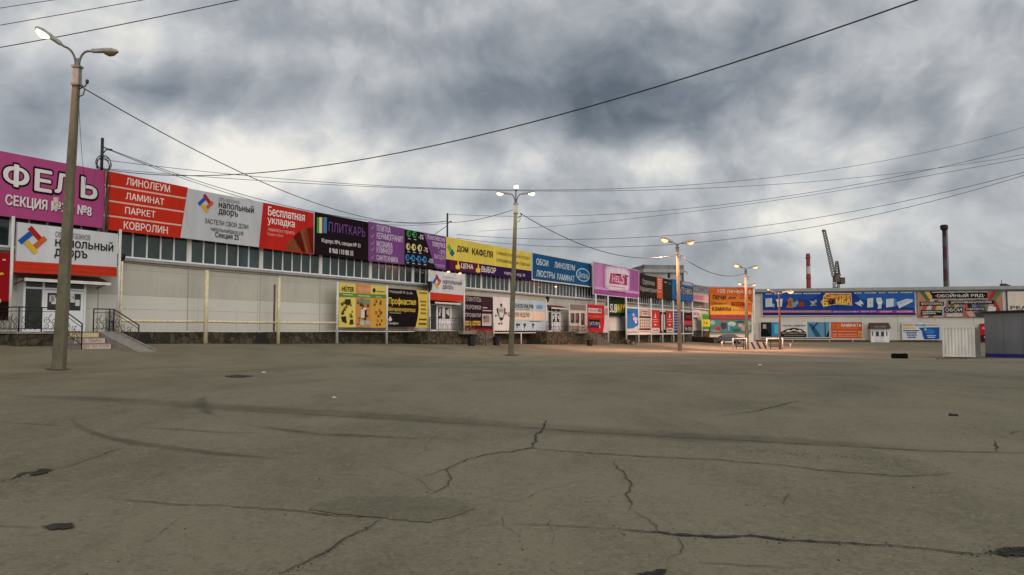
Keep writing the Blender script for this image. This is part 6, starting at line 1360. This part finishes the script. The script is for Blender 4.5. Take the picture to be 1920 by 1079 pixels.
# ------------------------------------------------------------------ overhead cables
def project(p):
    q = Vector(p) - Vector((0, 0, EYE)); f = q.dot(_F); return 960 + FOC * q.x / f, 539.5 - FOC * q.dot(_U) / f
def cable(A, B, mid, r, label, group='overhead cables', n=40):
    """hangs between two points; the sag is the one that passes the given photo point"""
    A, B = Vector(A), Vector(B); sag = 0
    if mid:
        lo, hi = 0., 1.
        s_ = 1 if project(B)[0] > project(A)[0] else -1
        for _ in range(40):
            t = (lo + hi) / 2
            if (project(A.lerp(B, t))[0] - mid[0]) * s_ < 0: lo = t
            else: hi = t
        for _ in range(12):
            q = A.lerp(B, t); q.z -= 4 * sag * t * (1 - t); e = mid[1] - project(q)[1]; sag += e * (q - cam.location).dot(_F) / FOC / (4 * t * (1 - t))
    mb = MB(); pts = []
    for i in range(n + 1): t = i / n; q = A.lerp(B, t); q.z -= 4 * sag * t * (1 - t); pts.append(q)
    mb.tube(pts, r, M['cable'], 5); tag(mb.build('overhead_cable', None), label, 'cable', group)
dm1, dm2 = HALL.pt(HALL.u(182, -.3), -.3, 0).y, HALL.pt(HALL.u(838, -.3), -.3, 0).y
cable(at(-500, 92, 30), at(560, -70, 24), None, .012, 'thin overhead cable across the top corner, highest of three above the near lamp post')
cable(at(-500, 133, 30), at(700, -78, 24), (135, 24), .013, 'thin overhead cable across the top corner, middle of three above the near lamp post')
cable(at(-500, 164, 30), at(900, -108, 24), (230, 46), .017, 'overhead cable across the top corner, lowest of three above the near lamp post')
cable(at(190, 317, dm1), at(2050, -122, 13), (900, 254), .017, 'thick black cable sweeping from the near roof mast up to the top of the picture')
cable(at(157, 166, p1.y), at(838, 414, dm2), (500, 345), .018, 'cable from the near lamp post down to the farther roof mast')
cable(at(194, 276, dm1), at(838, 416, dm2), (480, 372), .017, 'cable between the two roof masts, upper of a close pair')
cable(at(194, 277, dm1), at(838, 419, dm2), (480, 378), .016, 'cable between the two roof masts, lower of a close pair')
cable(at(186, 299, dm1), at(2000, 213, 60), (1086, 356), .013, 'long thin cable from the near mast to the sky beside the grey kiosk, topmost there')
cable(at(190, 316, dm1), at(2000, 274, 60), (1150, 358), .013, 'long thin cable from the near mast nearly level past the three lamp post')
cable(at(838, 402, dm2), at(1990, 258, 50), (1280, 392), .015, 'cable from the farther roof mast rising over the crane')
cable(at(897, 434, 70), at(1990, 283, 50), (1447, 377), .014, 'thin cable rising from the yellow sign board towards the right')
cable(at(856, 440, 64), at(1990, 304, 50), (1280, 440), .017, 'cable passing just above the third lamp post, upper of a pair')
cable(at(856, 447, 64), at(1990, 307, 50), (1307, 455), .017, 'cable passing behind the third lamp post lamps, lower of a pair')
cable(at(838, 418, dm2), at(962, 394, p2.y), (900, 411), .02, 'short cable from the farther roof mast to the three lamp post')
cable(at(975, 400, p2.y), at(1270, 478, p3.y), (1130, 472), .024, 'cable from the three lamp post down to the first orange lamp post')
cable(at(1280, 483, p3.y), at(1398, 512, p4.y), (1344, 515), .03, 'cable slung between the two nearest orange lamp posts')
cable(at(838, 424, dm2), at(812, 442, dm2 - 2.5), None, .025, 'short stay wire at the foot of the farther roof mast')
cable(at(148, 200, p1.y), at(182, 300, dm1), (152, 250), .007, 'faint thin wire from the near lamp post to the near roof mast')
